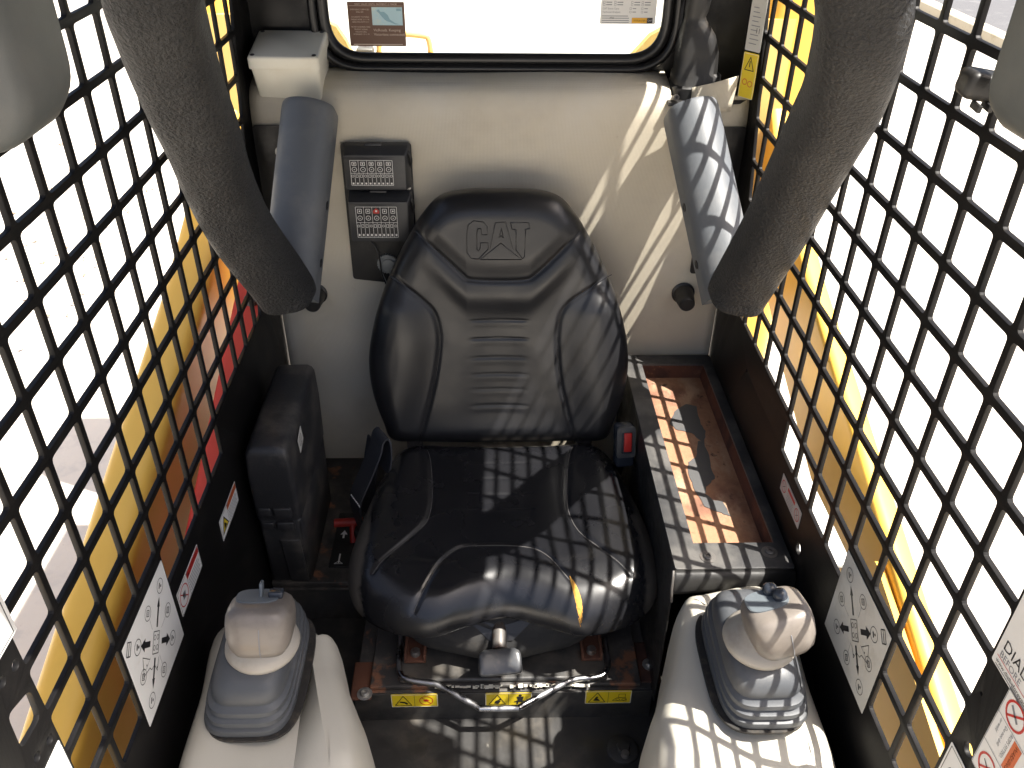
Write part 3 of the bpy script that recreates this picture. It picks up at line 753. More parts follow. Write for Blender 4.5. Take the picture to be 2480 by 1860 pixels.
for t in ts:
    for a, r in btab: V.append(back_pt(a, r, t))
for k in range(NT): F.append((0, 1 + k, 1 + (k + 1) % NT))
for j in range(len(ts) - 1):
    for k in range(NT):
        F.append((1 + j * NT + k, 1 + (j + 1) * NT + k, 1 + (j + 1) * NT + (k + 1) % NT, 1 + j * NT + (k + 1) % NT))
F.append(tuple(1 + (len(ts) - 1) * NT + k for k in range(NT)))
backrest = py_obj("backrest", V, F, "back_vinyl", seat, 180)
def bpt(x, s, e=0): return BP + XU * x + BS * s + BN * (back_h(x, s) + e)
logo = [
 [(-.0248, .3915), (-.0248, .4054), (-.0315, .4136), (-.0479, .4158), (-.0575, .4081), (-.0605, .3859), (-.0601, .3606), (-.0528, .3498), (-.0403, .3486), (-.0236, .3662), (-.0235, .3775), (-.0367, .3775), (-.0374, .3676), (-.0402, .3628), (-.0429, .3662), (-.0432, .3915), (-.0412, .402), (-.0357, .402), (-.0344, .3915), (-.0248, .3915)],
 [(-.0208, .3662), (-.0111, .4123), (.0066, .4137), (.0193, .3648)],
 [(-.0048, .3859), (-.0004, .4026), (.0029, .3859), (-.0015, .3901), (-.0048, .3859)],
 [(.0148, .4128), (.0462, .4129), (.0483, .4021), (.0409, .4012), (.0396, .3534), (.0361, .3492), (.0248, .3648), (.0245, .4004), (.0176, .4012), (.0148, .4128)],
 [(-.0375, .3478), (-.0015, .3769), (.0347, .3477), (-.0375, .3478)]]
bm = bmesh.new()
for L in logo:
    P = []
    for (a, b), (c, d) in zip(L, L[1:]):
        for k in range(3): P.append(bpt(a + (c - a) * k / 3, b + (d - b) * k / 3, .0002))
    P.append(bpt(*L[-1], .0002)); sweep(bm, P, .0009, 6)
bmesh.ops.recalc_face_normals(bm, faces=bm.faces)
bm_obj("embossed_logo", bm, "seat_vinyl", backrest, 60, "CAT logo embossed in the black headrest panel")
for Pl in (hd_, sL[2:], sR[2:]): tube("seam", [bpt(x, s, .0001) for x, s in Pl], .0006, "seat_vinyl", backrest, 6)
for x in (-.17, .165): box("back_bracket", (x, 1.345, .31), (.03, .02, .26), "dull_metal", seat, .004)

# ================================================================== SEAT BELT
bl = thing("seat_belt", "folded black seat belt webbing left of the seat", "seat belt", (-.25, 1.24, .13))
def strap(name, P, w, th, wd, parent, m="webbing"):
    P = catmull(P, 6); V, F = [], []; wd = Vector(wd).normalized()
    for i, q in enumerate(P):
        T = (P[min(i + 1, len(P) - 1)] - P[max(i - 1, 0)]).normalized(); n = T.cross(wd).normalized()
        for a, b in ((-1, -1), (1, -1), (1, 1), (-1, 1)): V.append(q + wd * (w / 2 * a) + n * (th / 2 * b))
    for i in range(len(P) - 1):
        for k in range(4): F.append((i * 4 + k, i * 4 + (k + 1) % 4, i * 4 + 4 + (k + 1) % 4, i * 4 + 4 + k))
    F.append((0, 1, 2, 3)); F.append(tuple(len(V) - 4 + k for k in range(4)))
    return py_obj(name, V, F, m, parent, 40)
strap("webbing", [(-.262, 1.205, .155), (-.270, 1.198, .215), (-.270, 1.20, .262), (-.252, 1.222, .300), (-.232, 1.240, .345), (-.226, 1.247, .368), (-.217, 1.252, .374), (-.2125, 1.250, .360), (-.214, 1.246, .325), (-.220, 1.240, .300)], .046, .0032, (.50, -.86, .05), bl)
strap("webbing", [(-.238, 1.275, .34), (-.246, 1.27, .30), (-.256, 1.262, .24), (-.262, 1.255, .17)], .046, .003, (.6, -.8, 0), bl)
bm = bmesh.new()
for i in range(11):
    a = i / 10
    for s in (0, 1): pass
Pz = []
for i in range(15):
    t = i / 14; q = Vector((-.2705, 1.1985, .262)) + Vector((.50, -.86, .05)).normalized() * (.042 * (t - .5)); q += Vector((.0, -.0032, .0)) + ZU * (.002 * (1 if i % 2 else -1)); Pz.append(q)
sweep(bm, Pz, .0007, 5)
for dz in (.012, .026): 
    c = Vector((-.2715, 1.1955, .262 - dz)); d = Vector((.50, -.86, .05)).normalized() * .02; sweep(bm, [c - d, c + d], .0004, 5)
for s in (-1, 1):
    c = Vector((-.2715, 1.1955, .243)); d = Vector((.50, -.86, .05)).normalized() * .02; sweep(bm, [c - d * s - ZU * .007, c + d * s + ZU * .007], .0004, 5)
bm_obj("stitching", bm, "tag_white", bl, None)
box("anchor", (-.262, 1.24, .14), (.05, .05, .045), "black_paint", bl, .008)
bk = thing("belt_buckle", "black seat belt buckle with red release button right of the cushion", "buckle", (.228, 1.25, .15))
bmx = rot(-14, 0, 6)
bm = bmesh.new(); add_box(bm, (.2275, 1.252, .345), (.036, .028, .084), .007, 4, bmx); bm_obj("housing", bm, "switch_dark", bk, 40)
cB = Vector((.2275, 1.252, .345)); mB = bmx.to_3x3()
plate("bezel", [round_poly([(-.0175, -.020), (.0175, -.020), (.0175, .041), (-.0175, .041)], .006, 4), round_poly([(-.009, -.012), (.012, -.012), (.012, .031), (-.009, .031)], .003, 3)[::-1]], .002, cB + mB @ Vector((0, -.0145, 0)), mB @ XU, mB @ ZU, "chrome_plastic", bk)
bm = bmesh.new(); add_box(bm, cB + mB @ Vector((.0035, -.0135, .010)), (.015, .006, .038), .002, 3, bmx); bm_obj("release_button", bm, "red_plastic", bk, 40, "bright red release button")
tube("stalk", [(.2275, 1.262, .305), (.226, 1.29, .24), (.222, 1.30, .16)], .010, "black_rubber", bk, 12, 4)

# ================================================================== SEAT PLATFORM
pf = thing("seat_platform", "rusty black steel platform bolted under the seat", "platform", (0, 1.1, .03))
box("base_box", (.0, 1.165, .065), (.50, .53, .068), "rusty_black", pf, .003)
box("mount_plate", (.003, 1.125, .1035), (.455, .44, .009), "rusty_black", pf, .003)
box("suspension_pan", (.0, 1.10, .113), (.350, .38, .010), "black_worn", pf, .006)
fpz = box("front_plate", (0, .8985, .064), (.500, .004, .070), "black_worn", pf, .001)
bm = bmesh.new()   # flaked cream primer along the front lip
for i in range(46):
    x = -.11 + .255 * i / 46 + random.uniform(-.002, .002)
    if random.random() < .82: add_box(bm, (x, .9035 - random.uniform(0, .002), .1085), (random.uniform(.004, .009), random.uniform(.003, .008), .0006))
bm_obj("flaked_paint", bm, "cream_plastic", pf, None, "flaked cream paint along the front lip")
for sx in (-1, 1):
    cx = -.150 if sx < 0 else .150
    bm = bmesh.new(); add_box(bm, (cx, 1.02, .126), (.036, .16, .006), .001); add_box(bm, (cx - .016, 1.02, .134), (.004, .16, .018), .001); add_box(bm, (cx + .016, 1.02, .134), (.004, .16, .018), .001)
    rl = bm_obj("seat_rail", bm, "rust_wall", pf, 40)
    bolt("rail_bolt", (cx, .955, .129), (0, 0, 1), .0085, rl, "dull_metal", .009, False, False)
box("mount_tab", (-.238, .925, .098), (.036, .075, .006), "rust_wall", pf, .004)
box("mount_tab", (.247, .955, .098), (.040, .085, .006), "rust_wall", pf, .004)
bolt("tab_bolt", (-.232, .897, .101), (0, 0, 1), .0075, pf, "zinc", .007)
bolt("tab_bolt", (.252, .948, .101), (0, 0, 1), .0075, pf, "zinc", .007)
def yellow_print(kind):
    p = Print(); w, h = .078, .033; B = "print_black"
    p.frame(.0008, .0008, w - .0016, h - .0016, .0010, "sticker_white")
    p.line((w / 2, .002), (w / 2, h - .002), .0006, B)
    p.path([(.006, .004), (w / 2 - .005, .004), (w / 4 + .001, .029)], .0014, B, True)
    cx = w * .75
    if kind == 0:
        p.poly([(.014, .012), (.022, .010), (.026, .006), (.028, .010), (.022, .014), (.015, .015)], B)
        p.ring(cx, h / 2, .011, .0014, "print_red"); p.line((cx - .008, h / 2 + .008), (cx + .008, h / 2 - .008), .0013, "print_red"); p.poly([(cx - .006, h / 2), (cx, h / 2 + .004), (cx + .006, h / 2 + .001), (cx, h / 2 - .003)], "print_red")
    elif kind == 1:
        p.poly([(.015, .007), (.022, .005), (.026, .012), (.022, .016), (.017, .013)], B); p.disc(.025, .017, .0022, B, 10)
        p.disc(cx, .027, .0028, B, 12); p.poly([(cx - .006, .024), (cx + .006, .024), (cx + .004, .014), (cx + .010, .011), (cx + .010, .009), (cx - .010, .009), (cx - .010, .011), (cx - .004, .014)], B); p.rect(cx - .006, .004, .003, .006, B); p.rect(cx + .003, .004, .003, .006, B)
    else:
        p.poly([(.014, .008), (.026, .007), (.022, .013), (.018, .018)], B); p.disc(.020, .017, .002, B, 10)
        p.frame(cx - .002, .015, .011, .010, .0008, B); p.path([(cx - .012, .008), (cx - .004, .016), (cx + .010, .015), (cx + .012, .008), (cx - .012, .008)], .0010, B); p.ring(cx - .003, .010, .003, .0009, B, 10); p.ring(cx + .007, .010, .003, .0009, B, 10)
    p.rect(w - .012, .0025, .009, .0006, "print_grey")
    return p
for x0, k, l in ((-.189, 0, "yellow safety sticker with red prohibition ring"), (-.0315, 1, "yellow safety sticker with seated figure"), (.1365, 2, "yellow safety sticker with small machine")):
    sticker("sticker", pf, (x0, .8963, .0665 + (.002 if k == 2 else 0)), XU, ZU, .078, .034, "sticker_yellow", yellow_print(k), l, .003)
# slide release rod
rod = tube("slide_release_bar", [(.1755, .985, .124), (.178, .955, .120), (.1775, .935, .120), (.168, .917, .118), (.150, .911, .117), (.110, .906, .116), (.030, .866, .108), (.020, .862, .107), (-.035, .862, .107), (-.046, .866, .108), (-.108, .901, .115), (-.125, .906, .116), (-.160, .912, .117), (-.174, .924, .118), (-.178, .95, .120), (-.178, 1.0, .124)], .0052, "steel", None, 12, 5)
tag(rod, "bent bare steel seat slide bar above the yellow stickers", "bar")
# floor fitting
ff = thing("floor_plug", "round black floor plug near the right joystick console", "plug", (.196, .833, .03))
lathe("cap", [(.026, 0), (.026, .004), (.022, .006), (.012, .0065), (.010, .012), (0, .013)], (.196, .833, .03), "black_worn", ff)
bolt("plug_bolt", (.198, .820, .036), (0, 0, 1), .007, ff, "dull_metal", .008, False, False)

# ================================================================== LEFT SHELF, LEVER, CASE
sh = thing("side_shelf", "low rusty black shelf under the manual case", "shelf", (-.34, 1.3, .03))
box("shelf_top", (-.335, 1.298, .128), (.184, .365, .010), "rusty_black", sh, .002)
box("shelf_front", (-.335, 1.122, .076), (.180, .006, .092), "black_worn", sh, .001)
box("angle_strip", (-.335, 1.1165, .116), (.182, .006, .005), "rusty_black", sh, .001)
lv = thing("red_lever", "red T-handle lever on black plate behind the manual case", "lever", (-.30, 1.23, .133))
box("lever_plate", (-.296, 1.225, .135), (.062, .150, .004), "black_paint", lv, .002)
tube("handle_bar", [(-.325, 1.238, .166), (-.284, 1.241, .166), (-.270, 1.242, .166)], .0085, "red_faded", lv, 14)
tube("stem", [(-.290, 1.238, .162), (-.289, 1.225, .148), (-.288, 1.215, .136)], .0065, "red_faded", lv, 12)
p = Print(); p.line((.018, .010), (.018, .034), .003, "white_print"); p.poly([(.011, .086), (.018, .098), (.025, .086)], "white_print"); p.line((.018, .076), (.018, .086), .004, "white_print"); p.path([(.010, .008), (.018, .015), (.026, .008)], .0012, "white_print", True); p.disc(.040, .090, .004, "white_print")
p.build("print", lv, (-.327, 1.15, .1371), XU, YU, .0004)

cs = thing("manual_case", "tall black plastic manual case standing against the left screen", "case", (-.385, 1.22, .133))
def case_ring(t, inset=0):
    z = .134 + .346 * t; x0, x1 = -.4265 + .012 * t, -.3500 + .010 * t; y0, y1 = 1.118 - .050 * t, 1.352 - .02 * t
    return superell((x0 + x1) / 2, (y0 + y1) / 2, (x1 - x0) / 2 - inset, (y1 - y0) / 2 - inset, z, 14, 96)
loft("case_body", [case_ring(t, i) for t, i in ((0, .004), (.015, 0), (.50, 0), (.505, .0015), (.515, .0015))], "case_plastic", cs)
loft("lid", [case_ring(t, i) for t, i in ((.517, .0012), (.522, -.0015), (.80, -.0015), (.90, 0), (.955, .001), (.98, .004), (.994, .008), (1.0, .013))], "case_plastic", cs)
fy = lambda t: 1.118 - .050 * t
for zc, w in ((.335, .022), (.30, .018)):
    t = (zc - .134) / .346; box("latch", (-.372, fy(t) - .003, zc), (.030, .009, w), "case_plastic", cs, .003)
    box("hinge_lug", (-.4025, fy(t) - .002, zc), (.022, .007, w * .8), "case_plastic", cs, .003)
box("front_rib", (-.372, fy(.2) - .001, .20), (.034, .006, .12), "case_plastic", cs, .002, rm=rot(8, 0, 0))
p = Print(); p.frame(.008, .011, .007, .018, .0008, "print_black"); p.frame(.015, .011, .007, .018, .0008, "print_black"); p.line((.009, .009), (.021, .009), .001, "print_black")
sn = Vector((.012 / .346, 0, 0)); sv = Vector((.010 / .346, 0, 1)).normalized(); su = Vector((0, 1, 0)); 
sx = lambda z: -.3500 + .010 * (z - .134) / .346
sticker("sticker", cs, (sx(.425) + .0016, 1.135, .422), Vector((0, .96, .28)), Vector((.029, -.28, .96)).normalized(), .032, .036, "sticker_dirty", p, "small white sticker with open book symbol")

# ================================================================== RIGHT TRAY
ty = thing("storage_tray", "rust-lined open storage tray with worn black rim right of the seat", "tray", (.34, 1.16, .10))
outer = [(.250, .885), (.4275, .885), (.4275, 1.4745), (.250, 1.4745)]
inner = [(.287, .938), (.410, .938), (.408, 1.440), (.284, 1.440)]
plate("rim", [round_poly(outer, .004), inner[::-1]], .0018, (0, 0, .3985), XU, YU, "tray_paint", ty, bevel=.0006)
V = []
for z, ins in ((.3968, 0), (.370, .004)):
    for x, y in inner: V.append((x + (ins if x < .35 else -ins), y + (ins if y < 1.2 else -ins), z))
py_obj("tray_wall", V, [(i, (i + 1) % 4, 4 + (i + 1) % 4, 4 + i) for i in range(4)], "rust_wall", ty)
py_obj("tray_floor", [(.285, .94, .3705), (.41, .94, .3705), (.41, 1.44, .3705), (.285, 1.44, .3705)], [(0, 1, 2, 3)], "rust", ty)
pp = [(.358, 1.343), (.377, 1.335), (.373, 1.277), (.378, 1.257), (.368, 1.222), (.369, 1.185), (.365, 1.139), (.365, 1.122), (.345, 1.101), (.34, 1.084), (.349, 1.068), (.365, 1.063), (.37, 1.028), (.351, 1.039), (.332, 1.052), (.323, 1.101), (.323, 1.144), (.328, 1.167), (.344, 1.18), (.357, 1.227), (.363, 1.227), (.35, 1.252), (.327, 1.26), (.315, 1.28), (.331, 1.319)]
jag = []
for i, a in enumerate(pp):
    b = pp[(i + 1) % len(pp)]
    for k in range(4):
        t = k / 4; q = .0016 if k else 0; jag.append((a[0] + (b[0] - a[0]) * t + random.uniform(-q, q), a[1] + (b[1] - a[1]) * t + random.uniform(-q, q)))
plate("paint_patch", [jag], .0004, (0, 0, .3712), XU, YU, "old_paint", ty, "leftover dark paint island on the rusty tray floor")
box("side_skirt", (.2515, 1.18, .24), (.003, .588, .312), "black_paint", ty, .0008)
V, F = [], []   # rolled front apron
pr_ = [(.885, .3985), (.878, .396), (.873, .388), (.871, .372), (.8715, .366)]
xs = [.246, .252, .26, .30, .36, .4275]
for y, z in pr_:
    for x in xs: V.append((x, y, z if x > .27 else z - .006 * (.40 - z) / .045))
for j in range(len(pr_) - 1):
    for i in range(len(xs) - 1): a = j * len(xs) + i; F.append((a, a + 1, a + 1 + len(xs), a + len(xs)))
ap = py_obj("front_apron", V, F, "black_paint", ty, 60); so = ap.modifiers.new("sheet", 'SOLIDIFY'); so.thickness = .003
lip = [(.247, .884, .398), (.246, .876, .390), (.245, .871, .372), (.247, .868, .350)]
tube("bent_corner", lip, .0022, "dull_metal", ty, 8, 3)
for x, y in ((.398, .917), (.303, .908)): bolt("rim_bolt", (x, y, .4005), (0, 0, 1), .0072, ty, "dull_metal", .005)

# ================================================================== JOYSTICK CONSOLES
def console(s):
    back = .868 if s > 0 else .818
    lab = "cream plastic joystick console in front of the storage tray" if s > 0 else "cream plastic joystick console below the left screen stickers"
    root = thing("joystick_console", lab, "console", (.32 * s, .70, .03), "joystick consoles")
    base = [(.402, back), (.405, .70), (.404, .56), (.395, .45), (.30, .42), (.215, .44), (.186, .52), (.180, .600), (.190, .660), (.207, .708), (.222, .745), (.240, .800), (.256, back - .018), (.285, back)]
    def ring(off, z, bulge=0, tilt=True):
        n = len(base); P = []
        for i in range(n):
            a, b, c = Vector(base[i - 1]), Vector(base[i]), Vector(base[(i + 1) % n])
            t = (c - a).normalized(); nrm = Vector((-t.y, t.x)); 
            q = b + nrm * off
            if bulge and b.x < .26 and b.y < .72: q.x -= bulge * sstep(.74, .66, b.y)
            P.append(q)
        out = []
        for i in range(n):
            a, b, c, d = P[i - 1], P[i], P[(i + 1) % n], P[(i + 2) % n]
            for k in range(8):
                t = k / 8; v = .5 * ((2 * b) + (c - a) * t + (2 * a - 5 * b + 4 * c - d) * t * t + (3 * b - a - 3 * c + d) * t ** 3)
                zz = z
                if tilt: zz += -.30 * max(0, .615 - v.y) + .006 * sstep(.74, .86, v.y)
                out.append((v.x * s, v.y, zz))
        return out
    rr = []
    for off, z, bl in ((.010, .03, .006), (.008, .18, .008), (.006, .27, .008), (.004, .315, .006), (.001, .340, .002), (-.003, .356, 0), (-.008, .366, 0), (-.015, .373, 0), (-.024, .3765, 0), (-.036, .378, 0)): rr.append(ring(-off, z, bl) if False else ring(off if False else off, z, bl))
    sgn = 1
    loft("housing", rr, "pod_plastic", root, 180)
    # flat disc, coloured dark to paint the shaded gap around the boot
    cx, cy = .3255, .728
    loft("boot_gap_shade", [[(x * s, y, z) for x, y, z in superell(cx - .005, cy - .001, .0615, .099, zz, 3.6, 56)] for zz in (.3775, .3815)], "gap_shade", root)
    B = []
    topc = (.314, .716)
    for k, z in ((1.0, .3800), (1.02, .3870), (1.0, .3945), (.955, .3965), (.945, .3985), (.975, .4025), (.965, .4105), (.915, .4130), (.90, .4150), (.925, .4190), (.91, .4270), (.84, .4310), (.825, .4330), (.84, .4380), (.81, .4480), (.76, .4560), (.70, .4620), (.62, .4660), (.50, .4690)):
        u = (z - .380) / .089; u = u ** 1.1
        B.append([(x * s, y, zz + .10 * (y - cy) * u) for x, y, zz in superell(cx + (topc[0] - cx) * u, cy + (topc[1] - cy) * u, .0560 * k, .0945 * k, z, 4.2, 56)])
    boot = loft("boot", B, "boot_rubber", root, 38)
    # stick
    st_lab = "grey-brown joystick with two round buttons, right of the seat" if s > 0 else "grey-brown joystick with a small fin and rocker switch, left of the seat"
    cc = Vector((.313, .700, .470)) if s > 0 else Vector((-.304, .706, .466))
    kc = Vector((.3195, .677, .527)) if s > 0 else Vector((-.295, .692, .520))
    stick = thing("joystick", st_lab, "joystick", cc)
    lathe("collar", [(.030, -.010), (.043, -.006), (.0455, 0), (.0445, .005), (.040, .011), (.033, .018), (.027, .026), (.022, .034), (0, .036)], cc, "collar_plastic", stick, (kc - cc) * .35 + ZU * .6, 40, 60)
    ax = rot(-14, -16, 6) if s > 0 else rot(-24, 3, 3)
    rings = []
    for h, hx, hy, dx in ((-.040, .010, .010, 0), (-.0385, .020, .019, 0), (-.034, .029, .026, 0), (-.023, .0350, .032, 0), (-.006, .0385, .0350, 0), (.012, .0390, .036, 0), (.024, .0380, .0355, 0), (.032, .0355, .033, 0), (.0365, .0315, .029, 0), (.0385, .026, .024, 0), (.039, .018, .016, 0)):
        rings.append([kc + ax @ Vector(v) for v in superell(dx, 0, hx, hy, h * .84 - .003, 3.6, 48)])
    knob = loft("grip", rings, "knob_plastic", stick, 70)
    T = Matrix.Translation(kc) @ ax @ Matrix.Translation((0, 0, -.0093))
    plate("switch_plate", [[(x, y) for x, y, _ in superell(-.004 if s < 0 else -.006, .003, .025, .019, 0, 3, 32)]], .0012, T @ Vector((0, .004, .0395)), (T.to_3x3() @ XU), (T.to_3x3() @ YU), "switch_grey", stick)
    if s > 0:
        for x, y in ((.003, .019), (.010, .004)):
            lathe("button", [(.0085, 0), (.0088, .004), (.0075, .009), (.004, .0115), (0, .012)], T @ Vector((x, y, .040)), "switch_dark", stick, ax @ ZU, 20)
    else:
        bm = bmesh.new(); add_box(bm, T @ Vector((.017, .008, .0425)), (.017, .016, .009), .0025, 3, ax); bm_obj("rocker_switch", bm, "switch_dark", stick, 40)
        bm = bmesh.new(); add_box(bm, T @ Vector((.0, .008, .0475)), (.0035, .013, .020), .0015, 3, ax); bm_obj("fin", bm, "switch_grey", stick, 40)
    tube("mould_line", [kc + ax @ Vector((.004, -yy, z)) for yy, z in ((.0363, .008), (.0353, -.008), (.0322, -.0225), (.0262, -.0318))], .0005, "print_grey", knob, 5, 4)
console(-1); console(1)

# ================================================================== RESTRAINT BAR
rb = thing("restraint_bar", "raised black foam-covered restraint bar with two armrest pads", "restraint bar", (0, 1.3, .62))
def rsec(a):
    c, s = math.cos(a), math.sin(a); k = 1 / (abs(c) ** 3.0 + abs(s) ** 3.0) ** (1 / 3.0); return c * k, s * k
for s in (-1, 1):
    x = lambda v: v * s
    if s < 0:
        pts = [(-.3465, 1.2405, .6600), (-.347, 1.2400, .6625), (-.3485, 1.238, .672), (-.3567, 1.2222, .7063), (-.376, 1.154, .8149), (-.378, 1.096, .9071), (-.3654, 1.028, .9915), (-.3575, .970, 1.0623), (-.3465, .915, 1.135)]
    else:
        pts = [(.3735, 1.2145, .6690), (.3740, 1.2140, .6715), (.3755, 1.212, .681), (.3807, 1.197, .7182), (.386, 1.1305, .8265), (.385, 1.0735, .9177), (.377, 1.007, 1.0013), (.3690, .950, 1.0707), (.350, .897, 1.142)]
    pts += [(x(.334), .878, 1.190), (x(.300), .858, 1.238), (x(.230), .842, 1.268), (0, .832, 1.280)]
    rad = [.037, .0425, .0440, .0438, .0435, .0435, .0435, .0435, .0440, .0445, .0435, .0430, .0430]
    tube("foam_sleeve", pts, rad, "foam_rubber", rb, 28, 9, None, rsec)
    # armrest pad: half-round section, standing against the rear wall
    A, Bq = Vector((x(.319), 1.445, .912)), (Vector((-.352, 1.256, .652)) if s < 0 else Vector((.378, 1.238, .662))); ax = (Bq - A).normalized()
    side = Vector((s, 0, 0)); side = (side - ax * side.dot(ax)).normalized(); nf = side.cross(ax) * s
    if nf.y > 0: nf = -nf
    rings = []
    for t in (0, .012, .03, .06, .3, .6, .9, .97, 1):
        k = {0: .93, .012: .975, .03: .995}.get(t, 1); w = .0440 * k
        c = A + (Bq - A) * t; ring = []
        for q in range(25):
            a = math.pi * q / 24; ring.append(c + side * (w * math.cos(a)) + nf * (.040 * k * math.sin(a)))
        for dv in (-.012, -.030): ring.append(c - side * w + nf * dv)
        for dv in (-.030, -.012): ring.append(c + side * w + nf * dv)
        rings.append(ring)
    pad = loft("armrest_pad", rings, "pad_plastic", rb, 40)
    for t in (.50, .80):
        c = A + (Bq - A) * t - side * (.0442) - nf * .012
        lathe("screw_hole", [(.0075, 0), (.0075, .0009), (.005, .001), (.0045, .0002), (0, .0002)], c, "print_black", pad, -side, 20)
    plate("pivot_bracket", [round_poly([(x(.364), .585), (x(.4275), .585), (x(.4275), .868), (x(.364), .868)], .006)], .0015, (0, 1.477, 0), XU, ZU, "black_paint", rb)
    bolt("bracket_bolt", (x(.385), 1.4752, .822), (0, -1, 0), .0055, rb, "zinc", .007)
for s, lab in ((-1, "dark rubber bump stop on the rear wall near the manual case"), (1, "dark rubber bump stop on the rear wall above the storage tray")):
    bs_ = thing("bump_stop", lab, "bump stop", (.357 * s, 1.48, .541), "bump stops")
    lathe("flange", [(.0225, 0), (.0225, .002), (.019, .004), (0, .004)], (.357 * s, 1.4795, .541), "print_black", bs_, (0, -1, 0), 28)
    lathe("bumper", [(.019, 0), (.0185, .012), (.0155, .036), (.0145, .040), (.0125, .042), (0, .042)], (.357 * s, 1.4755, .541), "black_rubber", bs_, (0, -1, -.06), 28)
# ================================================================== FUSE PANEL
fz = thing("fuse_panel", "black fuse panel with two covers on the beige rear wall", "fuse panel", (-.22, 1.478, .60))
plate("back_plate", [round_poly([(-.281, .575), (-.157, .560), (-.157, .838), (-.280, .838)], .006)], .0018, (0, 1.4765, 0), XU, ZU, "black_paint", fz)
for zt, zb, kind in ((.826, .763, 0), (.741, .6645, 1)):
    rings = []
    for y, dx, dt, db in ((1.4745, .006, .014, .002), (1.462, .005, .012, .001), (1.450, .0005, .002, 0), (1.4465, -.0015, 0, -.001), (1.446, -.0035, -.002, -.003)):
        x0, x1, z0, z1 = -.272 - dx * .2, -.165 + dx, zb - db, zt + dt
        rings.append([(a, y, b) for a, b in round_poly([(x0, z0), (x1, z0), (x1, z1), (x0, z1)], .004, 3)])
    cv = loft("fuse_cover", rings, "fuse_plastic", fz, 40)
    p = Print(); W = "white_print"; w, h = .074, zt - zb - .017
    p.rect(0, 0, w, h, "print_black"); p.layer = 1
    p.frame(.0006, .0006, w - .0012, h - .0012, .0008, W); p.line((0, h * .49), (w, h * .49), .0007, W)
    for i in range(1, 5): p.line((w * i / 5, h * .49), (w * i / 5, h), .0006, W)
    for i in range(1, 10): p.line((w * i / 10, 0), (w * i / 10, h * .49), .0006, W)
    for i in range(5):
        cx = w * (i + .5) / 5; red = kind == 1 and i == 2
        p.ring(cx, h * .635, .0042, .0009, W, 14); p.rect(cx - .0012, h * .62, .0024, .0012, W)
        if red: p.poly([(cx - .005, h * .78), (cx + .005, h * .78), (cx + .006, h * .86), (cx, h * .95), (cx - .006, h * .86)], "print_red"); p.layer = 2; p.disc(cx, h * .86, .002, W, 10); p.layer = 1
        else: p.frame(cx - .0035, h * .79, .007, h * .13, .0009, W); p.disc(cx, h * .855, .0015, W, 8)
    for i in range(10):
        cx = w * (i + .5) / 10
        p.rect(cx - .0015, h * .05, .003, h * .07, W); p.frame(cx - .0018, h * .33, .0036, h * .10, .0007, W) if i % 3 else p.ring(cx, h * .38, .0021, .0007, W, 10)
    p.build("print", cv, (-.262 + .002 * kind, 1.446, zb + .009), XU, ZU)
    box("clip", (-.222 + .003 * kind, 1.468, zt + .0105), (.030, .012, .010), "fuse_plastic", fz, .002)
    tube("retainer_cord", [(-.168, 1.463, zt + .006), (-.160, 1.458, zt), (-.1575, 1.460, zt - .014), (-.161, 1.468, zt - .028)], .003, "black_rubber", fz, 8, 4)
for x, z in ((-.261, .8345), (-.170, .835), (-.264, .7475), (-.173, .747), (-.1655, .757)):
    bolt("screw", (x, 1.4745, z), (0, -1, 0), .0042, fz, "zinc", .0028, False)
bm = bmesh.new(); gp = [Vector((-.213, 0, .609))]
P = []
for k in range(72):
    a = 2 * math.pi * k / 72; r = .0195 if k % 3 else .0178; P.append((-.213 + r * math.cos(a), .609 + r * math.sin(a)))
gk = plate("gear_dial", [P], .003, (0, 1.4705, 0), XU, ZU, "gear_grey", fz, "light grey toothed dial")
lathe("dial_hub", [(.0125, 0), (.0125, .003), (.011, .004), (0, .004)], (-.211, 1.467, .608), "gear_grey", fz, (0, -1, 0), 28)
tube("cable", [(-.248, 1.472, .662), (-.232, 1.466, .645), (-.226, 1.462, .62), (-.224, 1.460, .592), (-.217, 1.458, .572), (-.214, 1.46, .55)], .0016, "print_black", fz, 8, 5)
tube("cable", [(-.226, 1.464, .60), (-.219, 1.460, .582), (-.212, 1.456, .566)], .0012, "gear_grey", fz, 8, 4)
box("cable_tag", (-.2175, 1.457, .556), (.008, .0015, .026), "tag_white", fz, .0004, rm=rot(0, 12, 0))

# ================================================================== JUNCTION BOX
jb = thing("junction_box", "cream plastic junction box with lid on the rear window sill", "box", (-.36, 1.53, .912))
JM = Matrix.Translation((-.358, 1.487, .905)) @ rot(13, 0, -1.5)
jr = lambda z, i: [JM @ Vector((a, b, z)) for a, b in round_poly([(-.057 + i, i), (.057 - i, i), (.057 - i, .098 - i), (-.057 + i, .098 - i)], .006, 4)]
loft("box_body", [jr(.0, .0045), jr(.002, .004), jr(.0575, .0005)], "cream_plastic", jb, 40)
loft("lid", [jr(.0582, -.0015), jr(.0590, -.0022), jr(.0755, -.0018), jr(.0782, -.0005), jr(.0795, .0022)], "cream_plastic", jb, 40)
for x in (-.0505, .0505):
    for y in (.0065, .0915): lathe("lid_screw", [(.0036, 0), (.0036, .0008), (.002, .001), (0, .0006)], JM @ Vector((x, y, .0793)), "dull_metal", jb, JM.to_3x3() @ ZU, 14)

